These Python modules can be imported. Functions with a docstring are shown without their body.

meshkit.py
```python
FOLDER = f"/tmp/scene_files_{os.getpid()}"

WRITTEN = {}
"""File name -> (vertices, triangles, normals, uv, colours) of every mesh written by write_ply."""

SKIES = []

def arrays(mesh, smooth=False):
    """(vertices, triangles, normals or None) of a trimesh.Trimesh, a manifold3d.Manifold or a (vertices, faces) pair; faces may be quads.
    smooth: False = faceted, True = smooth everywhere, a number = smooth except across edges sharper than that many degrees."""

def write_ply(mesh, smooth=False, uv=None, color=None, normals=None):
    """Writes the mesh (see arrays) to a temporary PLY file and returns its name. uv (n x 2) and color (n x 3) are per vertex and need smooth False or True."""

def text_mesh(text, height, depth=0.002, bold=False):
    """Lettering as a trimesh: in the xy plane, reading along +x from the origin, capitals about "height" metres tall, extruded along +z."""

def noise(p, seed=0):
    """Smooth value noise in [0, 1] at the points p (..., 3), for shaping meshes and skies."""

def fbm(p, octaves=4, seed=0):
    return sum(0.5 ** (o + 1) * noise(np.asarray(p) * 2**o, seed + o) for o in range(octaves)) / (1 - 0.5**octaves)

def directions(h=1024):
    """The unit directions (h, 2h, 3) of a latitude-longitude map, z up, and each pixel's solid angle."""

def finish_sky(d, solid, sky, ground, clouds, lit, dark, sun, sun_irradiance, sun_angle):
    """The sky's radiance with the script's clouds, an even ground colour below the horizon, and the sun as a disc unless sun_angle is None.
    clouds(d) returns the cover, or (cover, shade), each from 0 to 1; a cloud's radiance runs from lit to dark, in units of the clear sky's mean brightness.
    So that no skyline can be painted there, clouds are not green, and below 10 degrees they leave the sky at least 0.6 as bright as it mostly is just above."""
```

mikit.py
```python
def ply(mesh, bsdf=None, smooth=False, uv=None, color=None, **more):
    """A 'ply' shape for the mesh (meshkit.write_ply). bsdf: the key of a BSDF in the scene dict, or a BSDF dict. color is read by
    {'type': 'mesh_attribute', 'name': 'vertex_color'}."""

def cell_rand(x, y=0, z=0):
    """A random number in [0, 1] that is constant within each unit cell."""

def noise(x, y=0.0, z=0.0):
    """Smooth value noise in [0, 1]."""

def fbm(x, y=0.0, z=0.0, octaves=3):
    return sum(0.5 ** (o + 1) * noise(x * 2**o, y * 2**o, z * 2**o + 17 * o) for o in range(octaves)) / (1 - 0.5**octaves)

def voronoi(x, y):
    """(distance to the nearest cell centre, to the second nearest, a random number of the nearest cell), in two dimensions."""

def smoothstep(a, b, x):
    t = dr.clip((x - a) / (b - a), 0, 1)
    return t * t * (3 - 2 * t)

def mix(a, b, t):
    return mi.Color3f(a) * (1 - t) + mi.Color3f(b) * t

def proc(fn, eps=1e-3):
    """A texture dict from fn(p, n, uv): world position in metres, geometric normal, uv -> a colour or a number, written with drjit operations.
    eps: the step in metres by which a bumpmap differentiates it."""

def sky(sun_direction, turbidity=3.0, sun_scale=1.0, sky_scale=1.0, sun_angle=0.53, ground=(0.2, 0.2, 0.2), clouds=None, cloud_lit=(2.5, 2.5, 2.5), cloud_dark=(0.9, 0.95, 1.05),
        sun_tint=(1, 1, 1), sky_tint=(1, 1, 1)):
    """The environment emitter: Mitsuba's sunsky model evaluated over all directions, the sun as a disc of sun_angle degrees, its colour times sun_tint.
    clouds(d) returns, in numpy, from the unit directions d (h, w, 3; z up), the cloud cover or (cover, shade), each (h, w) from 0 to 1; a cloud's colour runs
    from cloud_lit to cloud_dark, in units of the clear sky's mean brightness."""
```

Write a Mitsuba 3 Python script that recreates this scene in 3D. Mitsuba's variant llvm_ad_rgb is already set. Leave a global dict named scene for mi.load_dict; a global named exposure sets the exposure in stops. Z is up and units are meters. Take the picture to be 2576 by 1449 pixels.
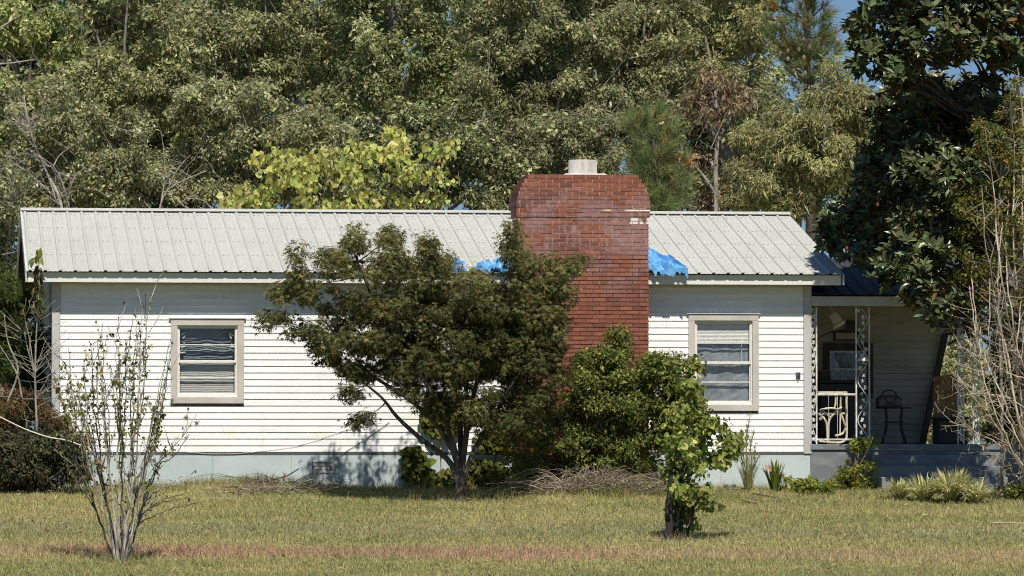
import math
import numpy as np, trimesh, drjit as dr, mitsuba as mi, mikit, meshkit
from mikit import proc, noise, fbm, smoothstep, mix, cell_rand

scene, labels = {}, {}
RS = np.random.RandomState(7)

# ------------------------------------------------------------------ camera, sky, exposure
F = 5000.0                       # focal length in pixels of a 1024 wide picture
YAW = math.atan(576 / F)
PITCH = math.atan(161 / F)
FWD = np.array([math.sin(YAW), math.cos(YAW), 0.0])
RIGHT = np.array([math.cos(YAW), -math.sin(YAW), 0.0])
CAM = np.array([0, 0, 0.63]) - (-7.02 * RIGHT + 76.5 * FWD)
VIEW = FWD * math.cos(PITCH) + np.array([0, 0, math.sin(PITCH)])
UP = -FWD * math.sin(PITCH) + np.array([0, 0, math.cos(PITCH)])
scene['camera'] = {
    'type': 'perspective', 'fov': math.degrees(2 * math.atan(512 / F)), 'fov_axis': 'x', 'near_clip': 1.0, 'far_clip': 3000.0,
    'to_world': mi.ScalarTransform4f().look_at(origin=CAM.tolist(), target=(CAM + VIEW).tolist(), up=[0, 0, 1]),
    'film': {'type': 'hdrfilm', 'width': 1024, 'height': 576, 'rfilter': {'type': 'box'}},
}
SUN = np.array([0.04, -1.0, 1.41])
scene['sky'] = mikit.sky(SUN.tolist(), turbidity=2.2, sun_tint=(0.90, 1.0, 1.15), sky_scale=0.52, sky_tint=(0.86, 0.97, 1.12), ground=(0.10, 0.11, 0.06))
exposure = 1.95

# ------------------------------------------------------------------ helpers
S = 2.5156                       # survey coordinates (2576 wide) -> pixels


def ray(dx, dy):
    x, y = dx / S, dy / S
    return VIEW + RIGHT * (x - 512) / F + UP * (288 - y) / F


def P(dx, dy, Y=0.0):
    """The point of the upright plane y = Y that is surveyed at (dx, dy)."""
    d = ray(dx, dy)
    return CAM + d * ((Y - CAM[1]) / d[1])


def px(X, Y, Z):
    d = np.array([X, Y, Z], float) - CAM
    w = d @ VIEW
    return (512 + F * (d @ RIGHT) / w) * S, (288 - F * (d @ UP) / w) * S


def unit(v):
    return v / np.maximum(np.linalg.norm(v, axis=-1, keepdims=True), 1e-9)


class MB:
    def __init__(self):
        self.v, self.f, self.c, self.n = [], [], [], 0

    def add(self, v, f, c=None):
        v, f = np.asarray(v, float), np.asarray(f, int)
        self.v.append(v)
        self.f.append(f + self.n)
        self.n += len(v)
        if c is not None:
            self.c.append(np.broadcast_to(np.asarray(c, float), (len(v), 3)))
        return self

    def box(self, x0, x1, y0, y1, z0, z1, c=None):
        v = [[x, y, z] for x in (x0, x1) for y in (y0, y1) for z in (z0, z1)]
        f = [[0, 1, 3], [0, 3, 2], [4, 6, 7], [4, 7, 5], [0, 4, 5], [0, 5, 1], [2, 3, 7], [2, 7, 6], [0, 2, 6], [0, 6, 4], [1, 5, 7], [1, 7, 3]]
        return self.add(v, f, c)

    def bevel(self, x0, x1, y0, y1, z0, z1, b=0.006, c=None):
        """A box with its edges taken off."""
        pts = []
        for x, sx in ((x0, 1), (x1, -1)):
            for y, sy in ((y0, 1), (y1, -1)):
                for z, sz in ((z0, 1), (z1, -1)):
                    pts += [[x + sx * b, y + sy * b, z], [x + sx * b, y, z + sz * b], [x, y + sy * b, z + sz * b]]
        h = trimesh.convex.convex_hull(np.array(pts))
        return self.add(h.vertices, h.faces, c)

    def hull(self, pts, c=None):
        h = trimesh.convex.convex_hull(np.array(pts, float))
        return self.add(h.vertices, h.faces, c)

    def tube(self, pts, rad, n=6, c=None):
        pts = np.asarray(pts, float)
        rad = np.broadcast_to(np.asarray(rad, float), (len(pts),))
        t = np.gradient(pts, axis=0)
        t = unit(t)
        ref = np.array([0.3, 0.9, 0.2]) if abs(t[:, 2]).mean() > 0.6 else np.array([0, 0, 1.0])
        a = unit(np.cross(t, ref))
        b = np.cross(t, a)
        ang = np.arange(n) * 2 * np.pi / n
        ring = pts[:, None] + rad[:, None, None] * (np.cos(ang)[None, :, None] * a[:, None] + np.sin(ang)[None, :, None] * b[:, None])
        v = ring.reshape(-1, 3)
        k = len(pts)
        i, j = np.meshgrid(np.arange(k - 1), np.arange(n), indexing='ij')
        p00 = (i * n + j).ravel(); p01 = (i * n + (j + 1) % n).ravel()
        p10, p11 = p00 + n, p01 + n
        f = np.vstack([np.stack([p00, p10, p11], 1), np.stack([p00, p11, p01], 1)])
        v = np.vstack([v, pts[:1], pts[-1:]])
        c0, c1 = len(v) - 2, len(v) - 1
        jj = np.arange(n)
        f = np.vstack([f, np.stack([np.full(n, c0), jj, (jj + 1) % n], 1), np.stack([np.full(n, c1), (k - 1) * n + (jj + 1) % n, (k - 1) * n + jj], 1)])
        return self.add(v, f, c)

    def lathe(self, prof, center, n=24, c=None):
        prof = np.asarray(prof, float)
        ang = np.arange(n) * 2 * np.pi / n
        k = len(prof)
        v = np.stack([prof[:, :1] * np.cos(ang), prof[:, :1] * np.sin(ang), np.repeat(prof[:, 1:], n, 1)], -1).reshape(-1, 3) + center
        i, j = np.meshgrid(np.arange(k - 1), np.arange(n), indexing='ij')
        p00 = (i * n + j).ravel(); p01 = (i * n + (j + 1) % n).ravel()
        f = np.vstack([np.stack([p00, p01, p01 + n], 1), np.stack([p00, p01 + n, p00 + n], 1)])
        return self.add(v, f, c)

    def mesh(self):
        return np.vstack(self.v), np.vstack(self.f)

    def colors(self):
        return np.vstack(self.c) if self.c else None


COUNT = {}


def numbered(key):
    n = COUNT.get(key, 0)
    COUNT[key] = n + 1
    return key if n == 0 else f'{key}_{n:03d}'


def tag(key, label=None, cat=None, group=None, kind=None):
    d = labels.setdefault(key, {})
    for k, v in (('label', label), ('category', cat), ('group', group), ('kind', kind)):
        if v:
            d[k] = v


def thing(name, label, cat, group=None):
    key = numbered(name)
    tag(key, label, cat, group)
    return key


def put(name, mb, bsdf, parent=None, smooth=False, label=None, kind=None):
    key = numbered(parent + '__' + name) if parent else name
    col = mb.colors()
    scene[key] = mikit.ply(mb.mesh(), 'mat_' + bsdf, smooth=(True if (smooth and col is not None) else smooth), color=col)
    if label or kind:
        tag(key, label, kind=kind)
    return key


def curve(pts, n=12):
    """A smooth line through the points."""
    pts = np.asarray(pts, float)
    t = np.r_[0, np.cumsum(np.linalg.norm(np.diff(pts, axis=0), axis=1) + 1e-6)]
    m = np.zeros_like(pts)
    m[1:-1] = (pts[2:] - pts[:-2]) / (t[2:] - t[:-2])[:, None]
    m[0] = (pts[1] - pts[0]) / (t[1] - t[0]); m[-1] = (pts[-1] - pts[-2]) / (t[-1] - t[-2])
    q = np.linspace(0, t[-1], n)
    i = np.clip(np.searchsorted(t, q, side='right') - 1, 0, len(pts) - 2)
    h = (t[i + 1] - t[i])
    s = ((q - t[i]) / h)[:, None]
    h = h[:, None]
    return (2 * s**3 - 3 * s**2 + 1) * pts[i] + (s**3 - 2 * s**2 + s) * h * m[i] + (-2 * s**3 + 3 * s**2) * pts[i + 1] + (s**3 - s**2) * h * m[i + 1]


# ------------------------------------------------------------------ materials
def rgb(*c):
    return {'type': 'rgb', 'value': list(c)}


def solid(key, color, rough=0.6, metal=0.0, spec=0.4, **more):
    scene['mat_' + key] = {'type': 'twosided', 'bsdf': {'type': 'principled', 'base_color': color if isinstance(color, dict) else rgb(*color), 'roughness': rough, 'metallic': metal, 'specular': spec, **more}}


def grainy(a, b, fx, fy, fz, o=3):
    return proc(lambda p, n, uv: mix(a, b, smoothstep(0.3, 0.7, fbm(p.x * fx, p.y * fy, p.z * fz, o))))


def vinyl_fn(p, n, uv):
    g = fbm(p.x * 1.7, 0.0, p.z * 9, 2)
    st = smoothstep(0.60, 0.85, fbm(p.x * 5, 3.0, p.z * 1.2, 2)) * smoothstep(1.9, 0.5, p.z)
    algae = smoothstep(0.62, 0.8, fbm(p.x * 2.2 + 9, 1.0, p.z * 3.5, 3)) * smoothstep(1.5, 0.7, p.z)
    c = mix((0.79, 0.81, 0.82), (0.72, 0.74, 0.75), smoothstep(0.45, 0.8, g))
    c = mix(c, (0.60, 0.60, 0.55), st * 0.35)
    return mix(c, (0.62, 0.66, 0.48), algae * 0.35)


def roof_fn(p, n, uv):
    g = fbm(p.x * 2.5, p.y * 1.0, 0.0, 4)
    sp = smoothstep(0.66, 0.8, noise(p.x * 16, p.y * 16, 2.0))
    streak = smoothstep(0.5, 0.8, fbm(p.x * 14, p.y * 0.7, 5.0, 3))
    c = mix((0.415, 0.425, 0.395), (0.395, 0.405, 0.375), smoothstep(0.35, 0.7, g))
    c = mix(c, (0.37, 0.375, 0.35), sp * 0.1)
    return mix(c, (0.37, 0.38, 0.35), streak * 0.15)


def skirt_fn(p, n, uv):
    g = fbm(p.x * 2.2, 1.0, p.z * 3, 4)
    st = smoothstep(0.45, 0.8, fbm(p.x * 12, 2.0, p.z * 1.3, 3))
    c = mix((0.42, 0.50, 0.52), (0.48, 0.55, 0.565), smoothstep(0.3, 0.7, g))
    c = mix(c, (0.50, 0.53, 0.52), st * 0.5)
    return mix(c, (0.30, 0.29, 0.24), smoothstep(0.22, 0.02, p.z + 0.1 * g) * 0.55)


BP, BL = 0.0655, 0.206           # brick course and brick length with their joints
CHX0, CHX1 = float(P(1303, 900, -0.65)[0]), float(P(1632, 900, -0.65)[0])
LIME1, LIME2 = float(P(1590, 529.5, -0.65)[2]), float(P(1600, 556, -0.65)[2])


def brick_fn(p, n, uv):
    row = dr.floor(p.z / BP)
    col = dr.floor(p.x / BL + 0.5 * (row - 2 * dr.floor(row / 2)))
    r1, r2 = cell_rand(col, row, 3), cell_rand(col, row, 8)
    c = mix((0.215, 0.078, 0.050), (0.300, 0.116, 0.074), r1)
    c = mix(c, (0.13, 0.050, 0.042), smoothstep(0.75, 1.0, r2) * 0.7)
    g = fbm(p.x * 18, p.y * 18, p.z * 30, 3)
    c = mix(c, mi.Color3f(c) * 0.75, smoothstep(0.4, 0.8, g))
    zone = smoothstep(2.75, 3.35, p.z) * smoothstep(4.75, 4.3, p.z)          # weathered band round the shoulder
    bloom = smoothstep(0.40, 0.66, fbm(p.x * 2.3 + 3, 1.0, p.z * 2.6, 4)) * zone
    c = mix(c, (0.30, 0.19, 0.20), bloom * 0.55)
    soot = smoothstep(0.5, 0.75, fbm(p.x * 1.8, 7.0, p.z * 4.0, 3)) * zone
    c = mix(c, (0.11, 0.055, 0.055), soot * 0.55)
    drip = smoothstep(0.60, 0.8, fbm(p.x * 26, 4.0, p.z * 5.0, 3)) * zone
    c = mix(c, (0.42, 0.34, 0.33), drip * 0.35)
    xr = CHX1 - p.x
    l1 = smoothstep(0.80, 0.55, xr) * smoothstep(0.014, 0.006, dr.abs(p.z - LIME1)) * smoothstep(0.25, 0.45, noise(p.x * 9, 1.0, 2.0))
    l2 = smoothstep(0.40, 0.30, xr) * smoothstep(0.05, 0.04, dr.abs(p.z - LIME2)) * smoothstep(0.42, 0.58, noise(p.x * 22, p.z * 5, 2.0))
    return mix(c, (0.72, 0.70, 0.66), dr.minimum(1, l1 + l2))


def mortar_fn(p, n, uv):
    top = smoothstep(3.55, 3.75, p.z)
    c = mix((0.13, 0.065, 0.05), (0.42, 0.28, 0.235), top)  # shadow of the raked joints put into the darker lower mortar
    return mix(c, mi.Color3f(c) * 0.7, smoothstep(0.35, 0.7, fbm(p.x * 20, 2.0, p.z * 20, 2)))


def lawn_fn(p, n, uv):
    g = fbm(p.x * 1.1, p.y * 0.6, 0.0, 4)
    f = fbm(p.x * 20, p.y * 14, 0.0, 3)
    c = mix((0.22, 0.19, 0.085), (0.17, 0.18, 0.07), smoothstep(0.35, 0.65, g))
    return mix(c, (0.11, 0.095, 0.05), smoothstep(0.5, 0.75, f) * 0.6)


def bark(a, b, f=18):
    return proc(lambda p, n, uv: mix(a, b, smoothstep(0.35, 0.65, fbm(p.x * f, p.y * f, p.z * f * 0.25, 3))))


solid('vinyl', proc(vinyl_fn), 0.45)
solid('porch_vinyl', grainy((0.34, 0.34, 0.30), (0.27, 0.27, 0.24), 2, 2, 6), 0.55)  # tan siding colour, taken darker to hold the porch's shade
solid('roof_metal', proc(roof_fn), 0.5, spec=0.3)
solid('screw_grey', (0.27, 0.27, 0.25), 0.6)
solid('dark_trim', (0.10, 0.105, 0.11), 0.6)
solid('beige_trim', grainy((0.46, 0.435, 0.40), (0.53, 0.50, 0.465), 3, 3, 3), 0.55)
solid('white_trim', (0.68, 0.68, 0.64), 0.5)
solid('corner_grey', grainy((0.43, 0.435, 0.44), (0.50, 0.505, 0.51), 6, 3, 1.5), 0.6)
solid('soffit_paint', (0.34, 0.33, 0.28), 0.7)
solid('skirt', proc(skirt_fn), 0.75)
solid('brick', proc(brick_fn), 0.8, spec=0.25)
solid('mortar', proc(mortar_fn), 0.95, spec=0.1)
solid('concrete', proc(lambda p, n, uv: mix((0.60, 0.59, 0.56), (0.40, 0.39, 0.36), smoothstep(0.42, 0.72, fbm(p.x * 9, p.y * 9, p.z * 2.2, 4)))), 0.9, spec=0.15)
solid('interior', (0.16, 0.15, 0.14), 0.9)
solid('blind', (0.62, 0.62, 0.58), 0.5)
solid('blind_sunlit', (0.34, 0.34, 0.31), 0.5)  # lower slats of the left blind, sunlight put into the lighter colour
solid('drape', (0.12, 0.135, 0.155), 0.8)
solid('sheet', grainy((0.16, 0.18, 0.20), (0.24, 0.26, 0.28), 14, 3, 5), 0.35)
solid('tarp', proc(lambda p, n, uv: mix((0.09, 0.30, 0.62), (0.17, 0.42, 0.72), smoothstep(0.35, 0.7, fbm(p.x * 9, p.y * 9, p.z * 9, 3)))), 0.4)
solid('iron_white', grainy((0.70, 0.70, 0.68), (0.48, 0.46, 0.43), 20, 20, 9), 0.55)
solid('cream_metal', grainy((0.62, 0.57, 0.42), (0.50, 0.45, 0.32), 12, 12, 12), 0.45)
solid('black_metal', (0.02, 0.02, 0.022), 0.45)
solid('dark_plastic', (0.028, 0.027, 0.03), 0.4)
solid('grey_plastic', (0.10, 0.10, 0.105), 0.4)
solid('raw_wood', proc(lambda p, n, uv: mix((0.17, 0.09, 0.045), (0.27, 0.16, 0.08), smoothstep(0.3, 0.7, fbm(p.x * 40, p.y * 40, p.z * 4, 3)))), 0.8)
solid('dark_wood', grainy((0.035, 0.032, 0.03), (0.06, 0.052, 0.045), 30, 30, 3), 0.8)
solid('porch_paint', proc(lambda p, n, uv: mix((0.15, 0.168, 0.182), (0.22, 0.236, 0.25), smoothstep(0.35, 0.7, fbm(p.x * 4, p.y * 4, p.z * 7, 4)))), 0.8)
solid('porch_roof', grainy((0.03, 0.03, 0.035), (0.048, 0.048, 0.055), 3, 1, 1), 0.6)  # near black: the magnolia's shade is put into the metal colour
solid('white_paint', (0.72, 0.72, 0.70), 0.4)
solid('cable_white', (0.66, 0.63, 0.55), 0.5)
solid('vent_metal', (0.52, 0.53, 0.51), 0.5)
solid('earth', proc(lawn_fn), 0.95, spec=0.05)
solid('bark_grey', bark((0.16, 0.145, 0.125), (0.30, 0.275, 0.245)), 0.9)
solid('bark_maple', bark((0.05, 0.046, 0.04), (0.115, 0.105, 0.09)), 0.9)
solid('bark_tan', bark((0.50, 0.43, 0.34), (0.32, 0.27, 0.21), 24), 0.9)
solid('bark_white', bark((0.50, 0.48, 0.44), (0.20, 0.18, 0.16), 22), 0.9)
solid('weathered', bark((0.15, 0.15, 0.15), (0.30, 0.30, 0.30), 5), 0.85)
solid('bark_pale', bark((0.34, 0.31, 0.275), (0.20, 0.18, 0.155), 24), 0.9)
solid('bark_dark', bark((0.035, 0.030, 0.027), (0.085, 0.075, 0.065)), 0.9)
solid('bark_burnt', proc(lambda p, n, uv: mix(mix((0.018, 0.017, 0.016), (0.05, 0.045, 0.042), fbm(p.x * 30, p.y * 30, p.z * 8, 3)), (0.42, 0.40, 0.37), smoothstep(0.60, 0.68, fbm(p.x * 11, p.y * 11, p.z * 8, 3)) * smoothstep(-0.28, -0.42, p.z))), 0.9)
solid('dry_twig', bark((0.27, 0.21, 0.145), (0.14, 0.105, 0.075), 30), 0.9)
scene['mat_glass'] = {'type': 'thindielectric', 'int_ior': 1.5}
VC = {'type': 'mesh_attribute', 'name': 'vertex_color'}
scene['mat_leaf'] = {'type': 'principledthin', 'base_color': VC, 'roughness': 0.38, 'diff_trans': 0.85, 'spec_trans': 0.0, 'eta': 1.4}
scene['mat_grass_blade'] = {'type': 'principledthin', 'base_color': VC, 'roughness': 0.6, 'diff_trans': 0.6, 'spec_trans': 0.0, 'eta': 1.3}
scene['mat_glossy_leaf'] = {'type': 'twosided', 'a': {'type': 'principled', 'base_color': VC, 'roughness': 0.36, 'specular': 0.5},
                        'b': {'type': 'principled', 'base_color': rgb(0.085, 0.055, 0.022), 'roughness': 0.8, 'specular': 0.2}}

# ------------------------------------------------------------------ ground
X_R = P(2037.5, 900, 0)[0]                                  # right corner of the house front


def gz(X, Y):
    """Height of the ground."""
    X, Y = np.asarray(X, float), np.asarray(Y, float)
    s = np.clip(-(Y + 0.4) / 16.6, 0, 1)
    z = -0.87 * (1 - (1 - s) ** 1.02)
    z = np.where(Y > -0.4, 0, z) - 0.10 * np.clip((-17 - Y) / 60, 0, 1)
    z = z + 0.018 * np.sin(X * 1.3 + 0.7) * np.sin(Y * 0.9) * (Y < -1)
    def mound(x0, y0, rx, ry, h):
        return h * np.exp(-((X - x0) / rx) ** 2 - ((Y - y0) / ry) ** 2)
    z = z + mound(P(600, 1200, -1.6)[0], -1.7, 1.5, 0.9, 0.13) + mound(P(1480, 1200, -2.4)[0], -2.5, 1.25, 0.9, 0.20)
    z = z + mound(P(1850, 1200, -1.6)[0], -1.5, 1.0, 0.7, 0.07) - mound(P(1120, 1200, -2.6)[0], -2.4, 1.5, 1.1, 0.04)
    return z


def G(dx, dy):
    """The point of the ground that is surveyed at (dx, dy)."""
    d = ray(dx, dy)
    t = np.linspace(50, 85, 1500)
    q = CAM + d * t[:, None]
    i = np.argmax(q[:, 2] < gz(q[:, 0], q[:, 1]))
    return np.array([q[i, 0], q[i, 1], gz(q[i, 0], q[i, 1])])


xs = np.r_[-600, -200, -60, np.linspace(-14, 32, 140), 60, 200, 600]
ys = np.r_[-300, -120, -78, -60, -40, np.linspace(-26, 3, 110), 12, 30, 60, 200, 900]
gx, gy = np.meshgrid(xs, ys)
gv = np.stack([gx, gy, gz(gx, gy)], -1).reshape(-1, 3)
gi, gj = np.meshgrid(np.arange(len(ys) - 1), np.arange(len(xs) - 1), indexing='ij')
a = (gi * len(xs) + gj).ravel()
mb = MB().add(gv, np.vstack([np.stack([a, a + 1, a + len(xs) + 1], 1), np.stack([a, a + len(xs) + 1, a + len(xs)], 1)]))
put('ground', mb, 'earth', smooth=True)
tag('ground', 'mown lawn sloping up to the house', 'ground', kind='structure')

# ------------------------------------------------------------------ the house
Y_EAVE, Y_FASC, Y_RIDGE = -0.428, -0.355, 4.62
SID_Z0 = P(1200, 1138.5, 0)[2]
LW = [P(429.4, 1015, 0)[0], P(613.5, 1015, 0)[0], P(520, 1015, 0)[2], P(520, 802.5, 0)[2]]      # left window: x0 x1 z0 z1
RW = [P(1731.6, 1034, 0)[0], P(1908, 1034, 0)[0], P(1820, 1034, 0)[2], P(1820, 790.5, 0)[2]]
EX0, EX1 = P(66, 684, Y_EAVE)[0], P(2123, 693, Y_EAVE)[0]
Z_EAVE = P(900, 685.4, Y_EAVE)[2]
Z_RIDGE = P(900, 532.0, Y_RIDGE)[2]
Z_SOFF = P(900, 712.6, Y_FASC)[2]
EXP = 0.1016
H = thing('house', 'single storey white house with pale ribbed metal roof and front porch', 'house')

# structure behind the cladding
T_ = 0.14
top = Z_SOFF
core = MB()
fr = 0.10
lo = [LW[0] + fr, LW[1] - fr, LW[2] + fr, LW[3] - fr]
ro = [RW[0] + fr, RW[1] - fr, RW[2] + fr, RW[3] - fr]
cuts = [0.0, lo[0], lo[1], ro[0], ro[1], X_R]
for i in range(0, 6, 2):
    core.box(cuts[i] + 0.02, cuts[i + 1] - (0.02 if i == 4 else 0), 0.0, T_, 0.02, top)
for o in (lo, ro):
    core.box(o[0], o[1], 0.0, T_, 0.02, o[2])
    core.box(o[0], o[1], 0.0, T_, o[3], top)
DEP = 2 * Y_RIDGE
core.box(0.02, T_, T_, DEP - T_, 0.02, top)
core.box(X_R - T_, X_R - 0.02, T_, DEP - T_, 0.02, top)
core.box(0.02, X_R - 0.02, DEP - T_, DEP, 0.02, top)
core.box(T_, X_R - T_, T_, DEP - T_, 0.45, 0.5)
core.box(T_, X_R - T_, T_, DEP - T_, top - 0.06, top - 0.01)
core.box(T_, X_R - T_, 2.8, 2.9, 0.5, top - 0.06)
put('wall', core, 'interior', H)
# gable ends
slope = (Z_RIDGE - Z_EAVE) / (Y_RIDGE - Y_EAVE)
for x0, x1 in ((0.0, 0.02), (X_R - 0.02, X_R)):
    ga = MB()
    z = 0.575
    while z < Z_RIDGE - 0.12:
        z1 = min(z + EXP, Z_RIDGE - 0.1)
        yl = max(0.0, Y_EAVE + (z1 + 0.05 - Z_EAVE) / slope)
        out = -0.014 if x0 == 0 else 0.014
        xa = x0 if x0 == 0 else x1
        if yl < Y_RIDGE:
            ga.hull([[xa + out, y, z] for y in (yl, DEP - yl)] + [[xa, y, zz] for y in (yl, DEP - yl) for zz in (z, z1 + 0.01)] + [[xa + (0.02 if x0 == 0 else -0.02), y, zz] for y in (yl, DEP - yl) for zz in (z, z1)])
        z += EXP
    put('gable_siding', ga, 'weathered', H, kind='stuff')


# siding boards of the front
def board(x0, x1, z, h, y=0.0, back=0.004):
    """One course: thick at its butt, thin at its top."""
    return MB().add([[x, yy, zz] for x in (x0, x1) for yy, zz in ((y - 0.006, z), (y - 0.019, z + 0.012), (y - 0.005, z + h + 0.004), (y + back, z + h + 0.004), (y + back, z))],
                    [[0, 1, 6], [0, 6, 5], [1, 2, 7], [1, 7, 6], [2, 3, 8], [2, 8, 7], [4, 0, 5], [4, 5, 9], [0, 4, 1], [1, 4, 2], [2, 4, 3], [5, 6, 9], [6, 7, 9], [7, 8, 9]])


def course(x0, x1, z, h, holes, key, y=0.0, mat='vinyl'):
    xsegs = [(x0, x1)]
    for a0, a1, b0, b1 in holes:
        if z + h > b0 + 0.02 and z < b1 - 0.02:
            xsegs = [s for u, w in xsegs for s in ((u, min(w, a0)), (max(u, a1), w)) if s[1] - s[0] > 0.05]
    for u, w in xsegs:
        put('siding_board', board(u, w, z, h, y), mat, key)


ncourse = int(round((top - SID_Z0) / EXP))
for k in range(ncourse):
    z = SID_Z0 + k * EXP
    h = min(EXP, top - z - 0.004)
    if h > 0.02:
        jx = 0.105 + (1.9, 3.1, 4.4, 2.5)[k % 4]
        course(0.105, jx - 0.001, z, h, [LW], H)
        course(jx + 0.001, CHX0 - 0.002, z, h, [LW], H)
        course(CHX1 + 0.002, X_R - 0.105, z, h, [RW], H)
# corner boards
for x0, x1 in ((-0.022, 0.100), (X_R - 0.100, X_R + 0.022)):
    put('corner_board', MB().bevel(x0, x1, -0.030, 0.12, SID_Z0 - 0.02, top - 0.002, 0.005), 'corner_grey', H)
put('drip_strip', MB().box(0.0, CHX0 - 0.004, -0.012, 0.0, SID_Z0 - 0.032, SID_Z0 - 0.002), 'dark_trim', H)
put('drip_strip', MB().box(CHX1 + 0.004, X_R, -0.012, 0.0, SID_Z0 - 0.032, SID_Z0 - 0.002), 'dark_trim', H)

# foundation skirt: painted panels with fine joints
VENT = [P(783, 1187, 0)[0], P(840, 1187, 0)[0], P(810, 1187, 0)[2], P(810, 1160, 0)[2]]
xs_ = list(np.arange(0, CHX0, 1.22)) + [CHX0 - 0.003]
segs = [(xs_[i], xs_[i + 1] - 0.004) for i in range(len(xs_) - 1)]
segs += [(CHX1 + 0.003, CHX1 + 1.22), (CHX1 + 1.224, X_R)]
for x0, x1 in segs:
    m = MB()
    if x0 < VENT[0] and x1 > VENT[1]:
        m.box(x0, VENT[0], -0.006, 0.015, -0.1, SID_Z0 - 0.034); m.box(VENT[1], x1, -0.006, 0.015, -0.1, SID_Z0 - 0.034)
        m.box(VENT[0], VENT[1], -0.006, 0.015, -0.1, VENT[2]); m.box(VENT[0], VENT[1], -0.006, 0.015, VENT[3], SID_Z0 - 0.034)
    else:
        m.box(x0, x1, -0.006, 0.015, -0.1, SID_Z0 - 0.034)
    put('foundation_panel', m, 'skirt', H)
V = numbered(H + '__foundation_vent')
m = MB()
for q in ((VENT[0] - 0.012, VENT[1] + 0.012, VENT[3] - 0.010, VENT[3] + 0.014), (VENT[0] - 0.012, VENT[1] + 0.012, VENT[2] - 0.014, VENT[2] + 0.010), (VENT[0] - 0.014, VENT[0] + 0.010, VENT[2] + 0.010, VENT[3] - 0.010), (VENT[1] - 0.010, VENT[1] + 0.014, VENT[2] + 0.010, VENT[3] - 0.010)):
    m.box(q[0], q[1], -0.022, 0.004, q[2], q[3])
put('frame', m, 'vent_metal', V)
m = MB()
for i in range(1, 7):
    zz = VENT[2] + (VENT[3] - VENT[2]) * i / 7
    m.box(VENT[0] + 0.01, VENT[1] - 0.01, -0.010, -0.004, zz - 0.004, zz + 0.004)
    for j in range(9):
        xx = VENT[0] + (VENT[1] - VENT[0]) * (j + 0.5 * (i % 2) + 0.3) / 9
        m.box(xx - 0.004, xx + 0.004, -0.009, -0.005, zz - 0.018, zz + 0.018)
put('grille', m, 'vent_metal', V)
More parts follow.
